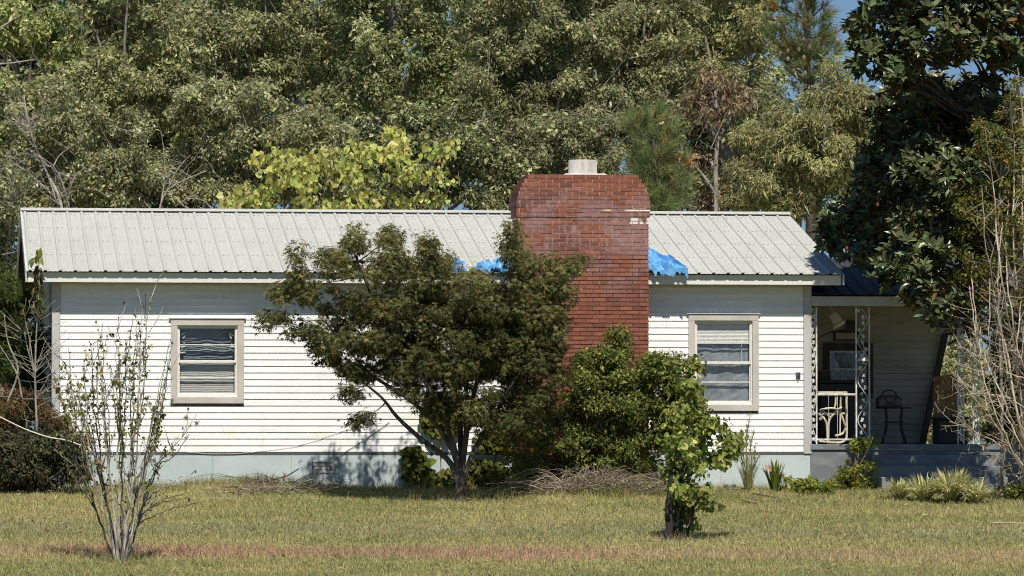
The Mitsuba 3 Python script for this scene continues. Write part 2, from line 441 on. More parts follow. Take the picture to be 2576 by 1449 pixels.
put('backing', MB().box(VENT[0], VENT[1], 0.011, 0.0145, VENT[2], VENT[3]), 'black_metal', V)


# windows
def window(X0, X1, Z0, Z1, kind):
    W = numbered(H + '__window')
    t = MB()
    f = fr
    t.bevel(X0, X1, -0.045, -0.001, Z1 - f, Z1, 0.004); t.bevel(X0, X1, -0.048, -0.001, Z0, Z0 + f, 0.004)
    t.bevel(X0, X0 + f, -0.043, -0.001, Z0 + f, Z1 - f, 0.004); t.bevel(X1 - f, X1, -0.043, -0.001, Z0 + f, Z1 - f, 0.004)
    put('trim', t, 'beige_trim', W)
    c = MB()
    c.box(X0 - 0.03, X1 + 0.03, -0.062, -0.002, Z1 + 0.002, Z1 + 0.016)
    put('drip_cap', c, 'corner_grey', W)
    x0, x1, z0, z1 = X0 + f, X1 - f, Z0 + f, Z1 - f
    s = MB()                                                  # jamb liner
    s.box(x0, x0 + 0.022, -0.004, 0.10, z0, z1); s.box(x1 - 0.022, x1, -0.004, 0.10, z0, z1)
    s.box(x0, x1, -0.004, 0.10, z1 - 0.02, z1); s.box(x0, x1, -0.004, 0.10, z0, z0 + 0.03)
    put('jamb', s, 'white_trim', W)
    zm = (z0 + z1) / 2
    a0, a1 = x0 + 0.022, x1 - 0.022
    for nm, b0, b1, y0 in (('upper_sash', zm - 0.02, z1 - 0.02, 0.006), ('lower_sash', z0 + 0.03, zm + 0.02, 0.034)):
        w = MB()
        r = 0.026
        w.box(a0, a1, y0, y0 + 0.025, b1 - r, b1); w.box(a0, a1, y0, y0 + 0.025, b0, b0 + r * 1.15)
        w.box(a0, a0 + r * 0.7, y0, y0 + 0.025, b0 + r, b1 - r); w.box(a1 - r * 0.7, a1, y0, y0 + 0.025, b0 + r, b1 - r)
        mid = (b0 + b1) / 2
        w.box(a0 + r * 0.7, a1 - r * 0.7, y0 + 0.002, y0 + 0.023, mid - 0.008, mid + 0.008)
        put(nm, w, 'white_trim', W)
        put('pane', MB().add([[a0 + 0.01, y0 + 0.012, b0 + 0.01], [a1 - 0.01, y0 + 0.012, b0 + 0.01], [a1 - 0.01, y0 + 0.012, b1 - 0.01], [a0 + 0.01, y0 + 0.012, b1 - 0.01]], [[0, 1, 2], [0, 2, 3]]), 'glass', W)
    if kind == 'left':
        # a sagging blind: its slats hang in bows between three cords, some broken at the ends
        rs = np.random.RandomState(3)
        n = 34
        bl, bl2 = MB(), MB()
        for i in range(n):
            u = i / (n - 1)
            z = z1 - 0.05 - u * (z1 - z0 - 0.10)
            sag = 0.035 * math.exp(-((u - 0.22) / 0.2) ** 2) + 0.012 * math.exp(-((u - 0.75) / 0.3) ** 2)
            tilt = 0.3 if u > 0.5 else 0.9 + rs.uniform(-0.5, 0.5)
            if u < 0.5 and rs.rand() < 0.25:
                continue
            q = np.linspace(a0 + 0.03 + (0.05 * rs.rand() if u < 0.5 else 0), a1 - 0.03 - (0.06 * rs.rand() if u < 0.5 else 0), 13)
            w = (q - a0) / (a1 - a0)
            zz = z - sag * np.abs(np.sin(w * 2 * np.pi)) + rs.normal(0, 0.002, 13).cumsum() * (0.6 if u > .5 else 1.2)
            d = 0.0115 if u < 0.5 else 0.0140
            tgt = bl if u < 0.5 else bl2
            v = np.vstack([np.stack([q, 0 * q + 0.105 - d * math.sin(tilt), zz - d * math.cos(tilt)], 1), np.stack([q, 0 * q + 0.105 + d * math.sin(tilt), zz + d * math.cos(tilt)], 1)])
            k = np.arange(12)
            tgt.add(v, np.vstack([np.stack([k, k + 1, k + 14], 1), np.stack([k, k + 14, k + 13], 1)]))
        put('blind', bl, 'sheet', W, label='sagging blind with bowed and broken slats')
        put('blind', bl2, 'blind_sunlit', W, label='closed lower half of the blind with sunlight in its lighter grey')
        b2 = MB()
        for (xx, zz, l, ang) in ((0.07, 0.10, 0.07, 0.5), (0.10, 0.14, 0.06, 0.9), (0.93, 0.10, 0.07, -0.6), (0.9, 0.13, 0.08, -1.1), (0.95, 0.28, 0.09, -0.1), (0.93, 0.32, 0.08, -0.3), (0.06, 0.28, 0.1, 0.1), (0.07, 0.33, 0.1, 0.05), (0.07, 0.36, 0.1, 0.12)):
            cx, cz = a0 + xx * (a1 - a0), z1 - zz * (z1 - z0) - 0.02
            dx_, dz_ = l / 2 * math.cos(ang), l / 2 * math.sin(ang)
            b2.tube([[cx - dx_, 0.085, cz - dz_], [cx + dx_, 0.085, cz + dz_]], 0.011, 4)
        put('loose_slats', b2, 'blind', W)
    else:
        bl = MB()
        zb = zm + 0.5 * (z1 - 0.02 - zm) - 0.01
        n = 15
        for i in range(n):
            z = z1 - 0.03 - i * (z1 - 0.03 - zb) / n
            bl.add([[a0 + 0.02, 0.078, z], [a1 - 0.02, 0.078, z], [a1 - 0.02, 0.066, z - 0.021], [a0 + 0.02, 0.066, z - 0.021]], [[0, 1, 2], [0, 2, 3]])
        bl.box(a0 + 0.02, a1 - 0.02, 0.064, 0.082, zb - 0.012, zb)
        put('blind', bl, 'blind', W, label='white blind drawn halfway up the upper sash')
        put('blind_wand', MB().tube([[a1 - 0.13, 0.082, zb], [a1 - 0.125, 0.082, zb - 0.32]], 0.006, 6), 'blind', W)
        # plastic sheeting and drape behind
        nx, nz = 40, 40
        uu, ww = np.meshgrid(np.linspace(0, 1, nx), np.linspace(0, 1, nz))
        X = a0 + 0.02 + uu * (a1 - a0 - 0.04); Z = z0 + 0.03 + ww * (zb - z0 - 0.02)
        pt = np.stack([uu * 5 + ww * 2.5, ww * 11 - uu * 4, uu * 0], -1)
        Y = 0.128 - 0.04 * meshkit.fbm(pt, 3, 5)
        k = (np.arange(nz - 1)[:, None] * nx + np.arange(nx - 1)[None]).ravel()
        put('plastic_sheet', MB().add(np.stack([X, Y, Z], -1).reshape(-1, 3), np.vstack([np.stack([k, k + 1, k + nx + 1], 1), np.stack([k, k + nx + 1, k + nx], 1)])), 'sheet', W, smooth=True, label='crumpled sheet hung behind the glass')
    put('dark_room', MB().box(x0 - 0.1, x1 + 0.1, 0.55, 0.57, z0 - 0.1, z1 + 0.1), 'drape', W)


window(*LW, 'left')
window(*RW, 'right')

# roof: ribbed panels
RIB, PAN = 0.2286, 0.9144
L_ = EX1 - EX0
npan = int(math.ceil(L_ / PAN))


def profile(x0, x1):
    """Height of the sheet along x: major ribs every 0.2286 m and two low ones between."""
    pts = [(x0, 0.0)]
    k = math.floor((x0 - EX0) / RIB)
    while EX0 + k * RIB < x1 + 0.05:
        c = EX0 + 0.06 + k * RIB
        for dx_, h in ((-0.030, 0), (-0.013, 0.021), (0.013, 0.021), (0.030, 0), (0.062, 0), (0.070, 0.003), (0.090, 0.003), (0.098, 0), (0.132, 0), (0.140, 0.003), (0.160, 0.003), (0.168, 0)):
            if x0 + 1e-4 < c + dx_ < x1 - 1e-4:
                pts.append((c + dx_, h))
        k += 1
    pts.append((x1, 0.0))
    return np.array(sorted(pts))


def sheet(x0, x1, yA, zA, yB, zB, th=0.004, lap=0.0):
    pr = profile(x0, x1)
    n = len(pr)
    up = np.array([0, -(zB - zA), yB - yA]); up = up / np.linalg.norm(up)
    rows = []
    for yy, zz in ((yA, zA), (yB, zB)):
        base = np.stack([pr[:, 0], np.full(n, yy), np.full(n, zz)], 1)
        rows += [base + up * (pr[:, 1:2] + lap), base + up * (pr[:, 1:2] + lap - th)]
    v = np.vstack(rows)                                       # A top, A bottom, B top, B bottom
    i = np.arange(n - 1)
    q = lambda a, b, c, d: [np.stack([a, b, c], 1), np.stack([a, c, d], 1)]
    f = q(i, i + 1, i + 1 + 2 * n, i + 2 * n) + q(i + n, i + 3 * n, i + 1 + 3 * n, i + 1 + n) + q(i, i + n, i + 1 + n, i + 1) + q(i + 2 * n, i + 1 + 2 * n, i + 1 + 3 * n, i + 3 * n)
    return v, np.vstack(f)


R = numbered(H + '__roof')
for k in range(npan):
    x0, x1 = EX0 + k * PAN, min(EX0 + (k + 1) * PAN, EX1)
    put('roof_panel', MB().add(*sheet(x0, x1 + (0.012 if x1 < EX1 else 0), Y_EAVE, Z_EAVE, Y_RIDGE, Z_RIDGE - 0.015, lap=0.0012 * (k % 2))), 'roof_metal', R)
back = MB().add(*sheet(EX0, EX1, 2 * Y_RIDGE - Y_EAVE, Z_EAVE, Y_RIDGE, Z_RIDGE - 0.015))
put('back_roof_sheet', back, 'roof_metal', R)
sc = MB()
for j, u in enumerate((0.02, 0.26, 0.48, 0.70, 0.93)):
    for i in range(int(L_ / RIB)):
        for off in (0.045, 0.115):
            if off > 0.1 and j in (0,):
                continue
            x = EX0 + 0.06 + i * RIB + off
            y = Y_EAVE + u * (Y_RIDGE - Y_EAVE); z = 0.0 + Z_EAVE + u * (Z_RIDGE - 0.015 - Z_EAVE)
            w = 0.016 if off < 0.1 else 0.012
            sc.hull([[x + w * math.cos(t), y + w * math.sin(t), z + w * math.sin(t) * slope + hh] for t in np.arange(6) * 1.047 for hh in (0.001, 0.009)])
put('screws', sc, 'screw_grey', R, kind='stuff')
cap = MB()
zr = Z_RIDGE + 0.022
prof = [(-0.17, -0.17 * slope), (-0.165, -0.165 * slope + 0.012), (-0.02, 0.010), (0.02, 0.010), (0.165, -0.165 * slope + 0.012), (0.17, -0.17 * slope), (0.0, -0.012)]
n = len(prof)
cv = [[x, Y_RIDGE + a_, zr + b_] for x in (EX0 - 0.01, EX1 + 0.01) for a_, b_ in prof]
cf = []
for i in range(n):
    j = (i + 1) % n
    cf += [[i, i + n, j + n], [i, j + n, j]]
cap.add(cv, cf)
cap.hull(cv[:n][:6] + [[c[0] + 0.004, c[1], c[2]] for c in cv[:6]]); cap.hull(cv[n:n + 6] + [[c[0] - 0.004, c[1], c[2]] for c in cv[n:n + 6]])
put('ridge_cap', cap, 'roof_metal', R)
put('ridge_closure', MB().box(EX0 + 0.02, EX1 - 0.02, Y_RIDGE - 0.15, Y_RIDGE - 0.02, Z_RIDGE - 0.055, Z_RIDGE - 0.012), 'dark_trim', R)
# rake trim, fascia, soffit
for xx, s in ((EX0 - 0.012, 1), (EX1 - 0.012, 1)):
    rk = MB()
    for ya, yb in ((Y_EAVE + 0.02, Y_RIDGE), (2 * Y_RIDGE - Y_EAVE - 0.02, Y_RIDGE)):
        za = Z_EAVE + (abs(ya - Y_RIDGE) - (Y_RIDGE - Y_EAVE)) * -slope
        rk.hull([[x, y, z + o] for x in (xx, xx + 0.024) for y, z in ((ya, za), (yb, Z_RIDGE - 0.015)) for o in (-0.17, 0.022 if xx < 0 else -0.006)])
    put('rake_board', rk, 'corner_grey', H)
FX0, FX1 = EX0 + 0.02, EX1 - 0.03
chs = [(FX0, CHX0 - 0.002), (CHX1 + 0.002, FX1)]
for x0, x1 in chs:
    put('fascia', MB().bevel(x0, x1, Y_FASC, Y_FASC + 0.024, Z_SOFF, Z_EAVE - 0.012, 0.003), 'white_trim', H)
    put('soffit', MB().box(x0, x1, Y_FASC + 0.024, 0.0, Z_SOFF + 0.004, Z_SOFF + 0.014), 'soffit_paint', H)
put('sheathing', MB().hull([[x, y, z + o] for x in (EX0 + 0.03, CHX0 - 0.01) for y, z in ((Y_FASC + 0.03, Z_EAVE + 0.02), (Y_RIDGE, Z_RIDGE - 0.03)) for o in (-0.05, -0.02)])
    .hull([[x, y, z + o] for x in (CHX1 + 0.01, EX1 - 0.03) for y, z in ((Y_FASC + 0.03, Z_EAVE + 0.02), (Y_RIDGE, Z_RIDGE - 0.03)) for o in (-0.05, -0.02)])
    .hull([[x, y, z + o] for x in (EX0 + 0.03, EX1 - 0.03) for y, z in ((2 * Y_RIDGE, Z_EAVE + 0.05), (Y_RIDGE, Z_RIDGE - 0.03)) for o in (-0.05, -0.02)]), 'dark_wood', R)

# chimney
CY = -0.65
C_ = numbered(H + '__chimney')
ztop = P(1470, 434, CY)[2]
row_top = int(math.floor(ztop / BP))
ztop = row_top * BP
cx = (CHX0 + CHX1) / 2
hw = (CHX1 - CHX0) / 2
zs = P(1470, 549, CY)[2]          # lower edge of the corbelled head
row_s = int(round(zs / BP))
steps = [-0.150, -0.105, -0.060, -0.028, -0.008, 0.008]
yb_low, yb_top = 0.0, 0.12
rows = []
for r in range(0, row_top):
    fromtop = row_top - 1 - r
    e = 0.0
    if r >= row_s:
        e = 0.022
    if fromtop < 6:
        e = steps[fromtop]
    rows.append((r, cx - hw - e, cx + hw + e, CY - (0.016 if r >= row_s else 0.0) + (0.01 * max(0, 2 - fromtop))))
core = MB()
others = MB()
brk, cand = [], []
rsb = np.random.RandomState(11)
J = 0.0115
for r, x0, x1, y0 in rows:
    z0, z1 = r * BP, (r + 1) * BP
    yb = yb_top if z0 > Z_EAVE - 0.1 else yb_low
    if z0 > 4.3:
        yb = yb_top + 0.25
    core.box(x0 + 0.007, x1 - 0.007, y0 + 0.007, yb, z0, z1)
    off = 0.5 * (r % 2)
    k0 = math.floor(x0 / BL + off); k1 = math.ceil(x1 / BL + off)
    for k in range(int(k0), int(k1) + 1):
        a0, a1 = max(x0, (k - off) * BL + J / 2), min(x1, (k + 1 - off) * BL - J / 2)
        if a1 - a0 < 0.025:
            continue
        depth = 0.095
        dyj = rsb.normal(0, 0.0015)
        b = (a0, a1, y0 + dyj, y0 + depth, z0 + (J * 1.25 if r < row_s + 1 else J * 0.9), z1)
        u, w = px((a0 + a1) / 2, y0, (z0 + z1) / 2)
        seen = (w < 640) or (u > 1480 and w < 820) or (u > 1450 and w < 905) or (u > 1400 and w < 700)
        (cand if seen else brk).append((a1 - a0, b))
    # sides
    for xa in (x0, x1 - 0.095):
        y = y0 + 0.105
        while y < yb - 0.02:
            y1 = min(y + BL - J, yb)
            brk.append((0, (xa, xa + 0.095, y, y1, z0 + J * 0.9, z1)))
            y += BL
    # back of the head above the roof is left as plain courses
cand.sort(key=lambda t: -t[0])
for w_, b in cand[:296]:
    put('brick', MB().box(*b), 'brick', C_)
for w_, b in cand[296:] + brk:
    others.box(*b)
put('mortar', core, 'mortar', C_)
put('brick_courses', others, 'brick', C_, kind='stuff')
fx = P(1465, 418, CY + 0.45)
fr_ = 0.5 * (P(1501, 418, CY + 0.4)[0] - P(1429, 418, CY + 0.4)[0])
zt = P(1465, 401.5, CY + 0.2)[2]
put('flue_pipe', MB().lathe([(fr_, ztop), (fr_, zt - 0.012), (fr_ - 0.01, zt), (fr_ - 0.04, zt), (fr_ - 0.05, zt - 0.02), (fr_ - 0.05, ztop - 0.1)], np.array([fx[0], CY + 0.42, 0]), 40), 'concrete', C_, smooth=40)
put('mortar_cap', MB().hull([[fx[0] + a_ * s_, y, z] for s_ in (-1, 1) for a_, y, z in ((0.34, CY + 0.05, ztop + 0.002), (0.30, CY + 0.08, ztop + 0.022), (0.34, CY + 0.75, ztop + 0.002), (0.30, CY + 0.7, ztop + 0.022))]), 'concrete', C_)


def sheet_between(fn, nx, ny):
    uu, ww = np.meshgrid(np.linspace(0, 1, nx), np.linspace(0, 1, ny))
    v = fn(uu.ravel(), ww.ravel())
    k = (np.arange(ny - 1)[:, None] * nx + np.arange(nx - 1)[None]).ravel()
    return v, np.vstack([np.stack([k, k + 1, k + nx + 1], 1), np.stack([k, k + nx + 1, k + nx], 1)])


def roof_z(Y):
    return Z_EAVE + (Y - Y_EAVE) * slope


def tarp(name, label, x0, x1, y_top0, y_top1, seed, drop):
    def fn(u, w):
        X = x0 + u * (x1 - x0) + 0.02 * np.sin(w * 9 + seed)
        ya = y_top0 + (y_top1 - y_top0) * u
        Y = ya + (Y_EAVE - 0.03 - ya) * np.minimum(w * 1.15, 1)
        over = np.maximum(w * 1.15 - 1, 0) * drop
        pt = np.stack([u * 9 + w * 3, w * 7 - u * 6, u * 0 + seed], -1)
        bump = 0.012 + 0.07 * np.clip(meshkit.fbm(pt, 3, seed) - 0.25, 0, 1) * np.sin(np.clip(u, .02, 1) * np.pi) ** 0.5
        ph = u * 7 - w * 6 + 9 * meshkit.fbm(pt * 0.35, 2, 3)
        ridge = 0.11 * np.abs(np.sin(ph)) ** 1.3 * (0.4 + meshkit.noise(pt * 0.4, 8))
        rag = 0.05 * meshkit.noise(np.stack([u * 60, u * 0, u * 0], -1), seed) * (w > 0.97)
        return np.stack([X, Y - 0.6 * over * 0.2 - 0.2 * bump * (w > 0.85), roof_z(Y) + (bump + ridge) - over - rag], -1)
    k = thing(name, label, 'tarp', 'blue tarps on the roof by the chimney')
    scene[k] = mikit.ply(sheet_between(fn, 120, 60), 'mat_tarp', smooth=True)


tarp('tarp', 'crumpled blue tarp on the roof edge right of the brick chimney', CHX1 + 0.01, P(1727, 690, Y_EAVE)[0], 2.0, Y_EAVE + 0.25, 5, 0.26)
tarp('tarp', 'small blue tarp on the roof half hidden behind the maple', P(1203, 690, Y_EAVE)[0], P(1292, 690, Y_EAVE)[0], Y_EAVE + 0.12, Y_EAVE + 1.0, 9, 0.10)
tarp('tarp', 'scrap of blue tarp on the roof between the tips of the maple', P(1143, 690, Y_EAVE)[0], P(1172, 690, Y_EAVE)[0], Y_EAVE + 0.55, Y_EAVE + 0.5, 12, 0.06)

# little hook plate on the siding by the porch
k = thing('wall_hook', 'small dark metal hook plate on white siding near the porch corner', 'hook')
q = P(2007, 944, 0)
put('plate', MB().bevel(q[0] - 0.035, q[0] + 0.035, -0.035, -0.019, q[2] - 0.055, q[2] + 0.045, 0.005), 'grey_plastic', k)
put('hook', MB().tube([[q[0], -0.035, q[2] - 0.01], [q[0], -0.075, q[2] - 0.02], [q[0] + 0.01, -0.08, q[2] + 0.04]], 0.008), 'black_metal', k)

# ------------------------------------------------------------------ porch
YB, YF = 2.15, -0.05             # back wall and front edge
PX1 = X_R + 3.6
FLZ = P(2250, 1117, YF)[2]
W = numbered(H + '__porch_wall')
zt0 = P(2250, 770, 0.0)[2]
lean_t, lean_b = P(2375, 838, YB)[0], P(2318, 1117, YB)[0]
zl_t, zl_b = P(2375, 838, YB)[2], P(2318, 1117, YB)[2]
PW = [P(2070, 866, YB)[0], P(2195, 866, YB)[0], P(2100, 992, YB)[2], P(2100, 866, YB)[2]]
zz = FLZ + 0.01
top_p = 3.25
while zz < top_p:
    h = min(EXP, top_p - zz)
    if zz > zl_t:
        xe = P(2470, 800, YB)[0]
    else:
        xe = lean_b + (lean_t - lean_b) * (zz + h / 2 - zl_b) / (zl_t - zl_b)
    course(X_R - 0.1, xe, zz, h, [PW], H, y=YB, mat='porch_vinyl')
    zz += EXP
m = MB().box(X_R - 0.1, PW[0], YB + 0.005, YB + 0.1, FLZ, top_p)
m.hull([[x, y, z] for y in (YB + 0.005, YB + 0.1) for x, z in ((PW[0], FLZ), (PW[0], PW[2]), (lean_b, FLZ), (lean_b + (lean_t - lean_b) * (PW[2] - zl_b) / (zl_t - zl_b), PW[2]))])
m.hull([[x, y, z] for y in (YB + 0.005, YB + 0.1) for x, z in ((PW[1], PW[2]), (PW[1], zl_t), (lean_b + (lean_t - lean_b) * (PW[2] - zl_b) / (zl_t - zl_b), PW[2]), (lean_t, zl_t))])
m.box(PW[0], PW[1], YB + 0.005, YB + 0.1, PW[3], top_p)
m.box(PW[1], lean_t, YB + 0.005, YB + 0.1, zl_t, top_p)
m.box(lean_t, P(2470, 800, YB)[0], YB + 0.005, YB + 0.1, zl_t, top_p)
put('sheathing', m, 'interior', W)
put('header', MB().box(lean_t - 0.03, P(2420, 838, YB)[0], YB - 0.05, YB - 0.006, zl_t - 0.035, zl_t + 0.01), 'dark_wood', W)
put('room_back', MB().box(PW[0] - 0.3, PW[1] + 0.3, YB + 1.0, YB + 1.05, PW[2] - 0.3, PW[3] + 0.3), 'drape', W)
# porch window
Wp = numbered(H + '__porch_window')
m = MB()
f = 0.105
m.bevel(PW[0], PW[1], YB - 0.05, YB + 0.02, PW[3] - f, PW[3], 0.004); m.bevel(PW[0], PW[1], YB - 0.05, YB + 0.02, PW[2], PW[2] + f, 0.004)
m.bevel(PW[0], PW[0] + f, YB - 0.048, YB + 0.02, PW[2] + f, PW[3] - f, 0.004); m.bevel(PW[1] - f, PW[1], YB - 0.048, YB + 0.02, PW[2] + f, PW[3] - f, 0.004)
put('frame', m, 'dark_wood', Wp, label='dark painted porch window frame')
m = MB()
zc = (PW[2] + PW[3]) / 2
for z0, z1 in ((zc - 0.015, zc + 0.015), (PW[3] - f - 0.025, PW[3] - f), (PW[2] + f, PW[2] + f + 0.025)):
    m.box(PW[0] + f, PW[1] - f, YB - 0.02, YB + 0.01, z0, z1)
m.box(PW[0] + f, PW[0] + f + 0.022, YB - 0.019, YB + 0.009, PW[2] + f, PW[3] - f); m.box(PW[1] - f - 0.022, PW[1] - f, YB - 0.019, YB + 0.009, PW[2] + f, PW[3] - f)
put('sash', m, 'iron_white', Wp)
put('pane', MB().add([[x, YB - 0.005, z] for x, z in ((PW[0] + f, PW[2] + f), (PW[1] - f, PW[2] + f), (PW[1] - f, PW[3] - f), (PW[0] + f, PW[3] - f))], [[0, 1, 2], [0, 2, 3]]), 'glass', Wp)
# floor, face and steps
put('porch_floor', MB().bevel(X_R + 0.002, PX1, YF, YB, FLZ - 0.09, FLZ, 0.006), 'porch_paint', H)
put('porch_foundation', MB().box(X_R + 0.004, PX1 - 0.03, YF + 0.03, YB, -0.2, FLZ - 0.092), 'porch_paint', H)
SX0, SX1 = P(2205, 1180, -0.5)[0], P(2520, 1180, -0.5)[0]
for i in range(3):
    zt_ = FLZ - 0.17 * (i + 1)
    put('porch_step', MB().bevel(SX0, SX1, YF - 0.30 * (i + 1), YF - 0.30 * i + 0.028, -0.3, zt_, 0.012), 'porch_paint', H)
# porch roof
PRZ = P(2200, 745, 0.0)[2]
rise = 0.22
pr = MB().add(*sheet(X_R + 0.03, PX1 + 0.2, -0.14, PRZ + 0.02, YB + 0.8, PRZ + 0.02 + rise * (YB + 0.94)))
put('porch_roof', pr, 'porch_roof', H, label='ribbed metal porch roof with magnolia shade in its dark colour')
put('porch_beam', MB().bevel(X_R + 0.024, PX1, -0.06, 0.05, zt0, PRZ - 0.004, 0.006), 'corner_grey', H)
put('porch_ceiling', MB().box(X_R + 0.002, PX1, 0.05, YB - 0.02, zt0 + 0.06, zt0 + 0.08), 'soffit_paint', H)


# wrought iron trellis posts
def trellis(u0, u1, name_i, Y, ztop_, zbot, xs_=None):
    k = thing('trellis_post', name_i, 'trellis')
    x0, x1 = P(u0, 1000, Y)[0], P(u1, 1000, Y)[0]
    for x in (x0, x1):
        put('upright', MB().box(x - 0.011, x + 0.011, Y - 0.011, Y + 0.011, zbot, ztop_), 'iron_white', k)
    m = MB()
    w = (x1 - x0) / 2 - 0.011
    cx_ = (x0 + x1) / 2
    z = zbot + 0.05
    t = np.linspace(0, 1, 60)
    zz = zbot + 0.03 + t * (ztop_ - zbot - 0.06)
    ph = zz * 2 * np.pi / 0.62
    m.tube(np.stack([cx_ + w * 0.85 * np.sin(ph), 0 * zz + Y, zz], 1), 0.007, 5)
    put('scroll_vine', m, 'iron_white', k, smooth=40)
    l = MB()
    rs = np.random.RandomState(int(u0))
    for i in range(int((ztop_ - zbot) / 0.10)):
        z = zbot + 0.08 + i * 0.10
        ph = z * 2 * np.pi / 0.62
        s = -1 if math.sin(ph) > 0 else 1
        c = np.array([cx_ + w * (0.85 * math.sin(ph) + s * 0.65), Y - 0.012, z])
        for a_ in np.linspace(-1.9, 1.9, 5) + rs.uniform(-0.3, 0.3):
            d = np.array([s * math.cos(a_), 0, math.sin(a_)]); e = np.array([-d[2], 0, d[0]])
            L = rs.uniform(0.032, 0.045)
            l.hull([c, c + d * L * 0.5 + e * L * 0.33, c + d * L, c + d * L * 0.5 - e * L * 0.33, c + np.array([0, 0.012, 0]), c + d * L * 0.5 + np.array([0, 0.016, 0])])
    put('iron_leaves', l, 'iron_white', k)
    return k


zt_t = zt0 - 0.02
YT = YF + 0.07
trellis(2038, 2054, 'narrow white iron trellis post with leaf scrolls against the house corner', YT, zt_t, FLZ)
trellis(2154, 2187, 'white wrought iron trellis post with leaf scrolls beside the porch steps', YT, zt_t, FLZ)
trellis(2410, 2424, 'iron trellis post at the far side of the porch steps', YT, zt_t, FLZ)
trellis(2448, 2462, 'iron trellis post half hidden by bare shrub stems', YT + 0.35, zt_t, FLZ)
k = thing('porch_rail', 'white iron porch railing between two trellis posts', 'railing')
zr_ = P(2100, 992, YT)[2]
xa, xb = P(2056, 1000, YT)[0], P(2152, 1000, YT)[0]
put('top_rail', MB().bevel(xa, xb, YT - 0.016, YT + 0.016, zr_ - 0.018, zr_ + 0.016, 0.004), 'iron_white', k)
put('bottom_rail', MB().box(xa, xb, YT - 0.010, YT + 0.010, FLZ + 0.06, FLZ + 0.085), 'iron_white', k)
for i, u in enumerate((2084, 2107, 2131)):
    x = P(u, 1000, YT)[0]
    put('baluster', MB().tube([[x, YT, FLZ + 0.08], [x, YT, zr_ - 0.015]], 0.005, 5), 'iron_white', k)

# cream tubular glider behind the railing
k = thing('metal_glider', 'cream tubular metal glider seat standing behind the white railing', 'glider')


def Q(u, v, Y):
    return P(u, v, Y)


for side, Yg, rr in ((0, 0.22, 0.017), (1, 0.80, 0.017)):
    pts = lambda L: [P(u, v, Yg) for u, v in L]
    put('side_frame', MB().tube(curve(pts([(2060, 1110), (2090, 1113), (2120, 1112), (2129, 1102), (2130, 1060), (2129, 992)]), 24), rr, 8)
        .tube(curve(pts([(2058, 1040), (2075, 1055), (2080, 1075), (2082, 1110)]), 14), rr * 1.1, 8)
        .tube(curve(pts([(2118, 1024), (2100, 1038), (2086, 1058), (2083, 1110)]), 14), rr * 1.1, 8)
        .tube(curve(pts([(2062, 1032), (2085, 1027), (2105, 1030), (2120, 1052), (2126, 1078), (2118, 1092), (2100, 1096)]), 24), rr, 8)
        .tube(curve(pts([(2102, 993), (2102, 1015), (2098, 1030)]), 10), rr * .9, 8)
        .tube(curve(pts([(2115, 993), (2114, 1040), (2113, 1092)]), 10), rr * .8, 8), 'cream_metal', k, smooth=50)
put('arm_top', MB().bevel(P(2058, 987, 0.2)[0], P(2131, 987, 0.2)[0], 0.17, 0.30, P(2100, 992, 0.2)[2], P(2100, 985, 0.2)[2], 0.006).bevel(P(2058, 987, 0.8)[0], P(2131, 987, 0.8)[0], 0.76, 0.85, P(2100, 992, 0.8)[2], P(2100, 985, 0.8)[2], 0.006), 'cream_metal', k)
put('seat', MB().bevel(P(2062, 1040, 0.3)[0], P(2125, 1040, 0.3)[0], 0.26, 0.78, P(2100, 1044, 0.3)[2], P(2100, 1038, 0.3)[2], 0.005), 'cream_metal', k)
sw = MB()
for cxx, czz, r0, sg in ((2068, 1040, 0.05, 1), (2088, 1046, 0.04, -1), (2064, 1054, 0.03, 1)):
    c = P(cxx, czz, 0.2)
    t = np.linspace(0, 2.4 * np.pi, 26)
    rad = r0 * (1 - t / (3.2 * np.pi))
    sw.tube(np.stack([c[0] + sg * rad * np.cos(t), 0 * t + 0.2, c[2] + rad * np.sin(t)], 1), 0.006, 5)
put('scrollwork', sw, 'iron_white', k)

# dark box and crate on the porch
k = thing('grill_cabinet', 'black metal box with round dial under the porch window', 'box')
YG = 1.55
b = [P(2062, 1000, YG)[0], P(2150, 1000, YG)[0], FLZ, P(2100, 956, YG)[2]]
put('body', MB().bevel(b[0], b[1], YG, YG + 0.45, b[2] + 0.12, b[3] - 0.05, 0.015), 'black_metal', k)
put('lid', MB().bevel(b[0] - 0.012, b[1] + 0.012, YG - 0.012, YG + 0.462, b[3] - 0.048, b[3], 0.012), 'dark_plastic', k)
put('dial', MB().tube([[(b[0] + b[1]) / 2, YG, b[3] - 0.17], [(b[0] + b[1]) / 2, YG - 0.03, b[3] - 0.17]], 0.035, 14), 'grey_plastic', k)
for x in (b[0] + 0.03, b[1] - 0.03):
    for y in (YG + 0.04, YG + 0.4):
        put('leg', MB().box(x - 0.015, x + 0.015, y - 0.015, y + 0.015, FLZ, b[2] + 0.121), 'black_metal', k)
k = thing('parcel_box', 'small brown box standing on top of the black porch cabinet', 'box')
put('carton', MB().bevel(P(2056, 950, 1.7)[0], P(2088, 950, 1.7)[0], 1.62, 1.86, b[3], P(2070, 934, 1.7)[2], 0.006), 'dark_wood', k)
put('flap', MB().box(P(2055, 950, 1.7)[0], P(2089, 950, 1.7)[0], 1.61, 1.74, P(2070, 934, 1.7)[2] + 0.001, P(2070, 931.5, 1.7)[2]), 'raw_wood', k)

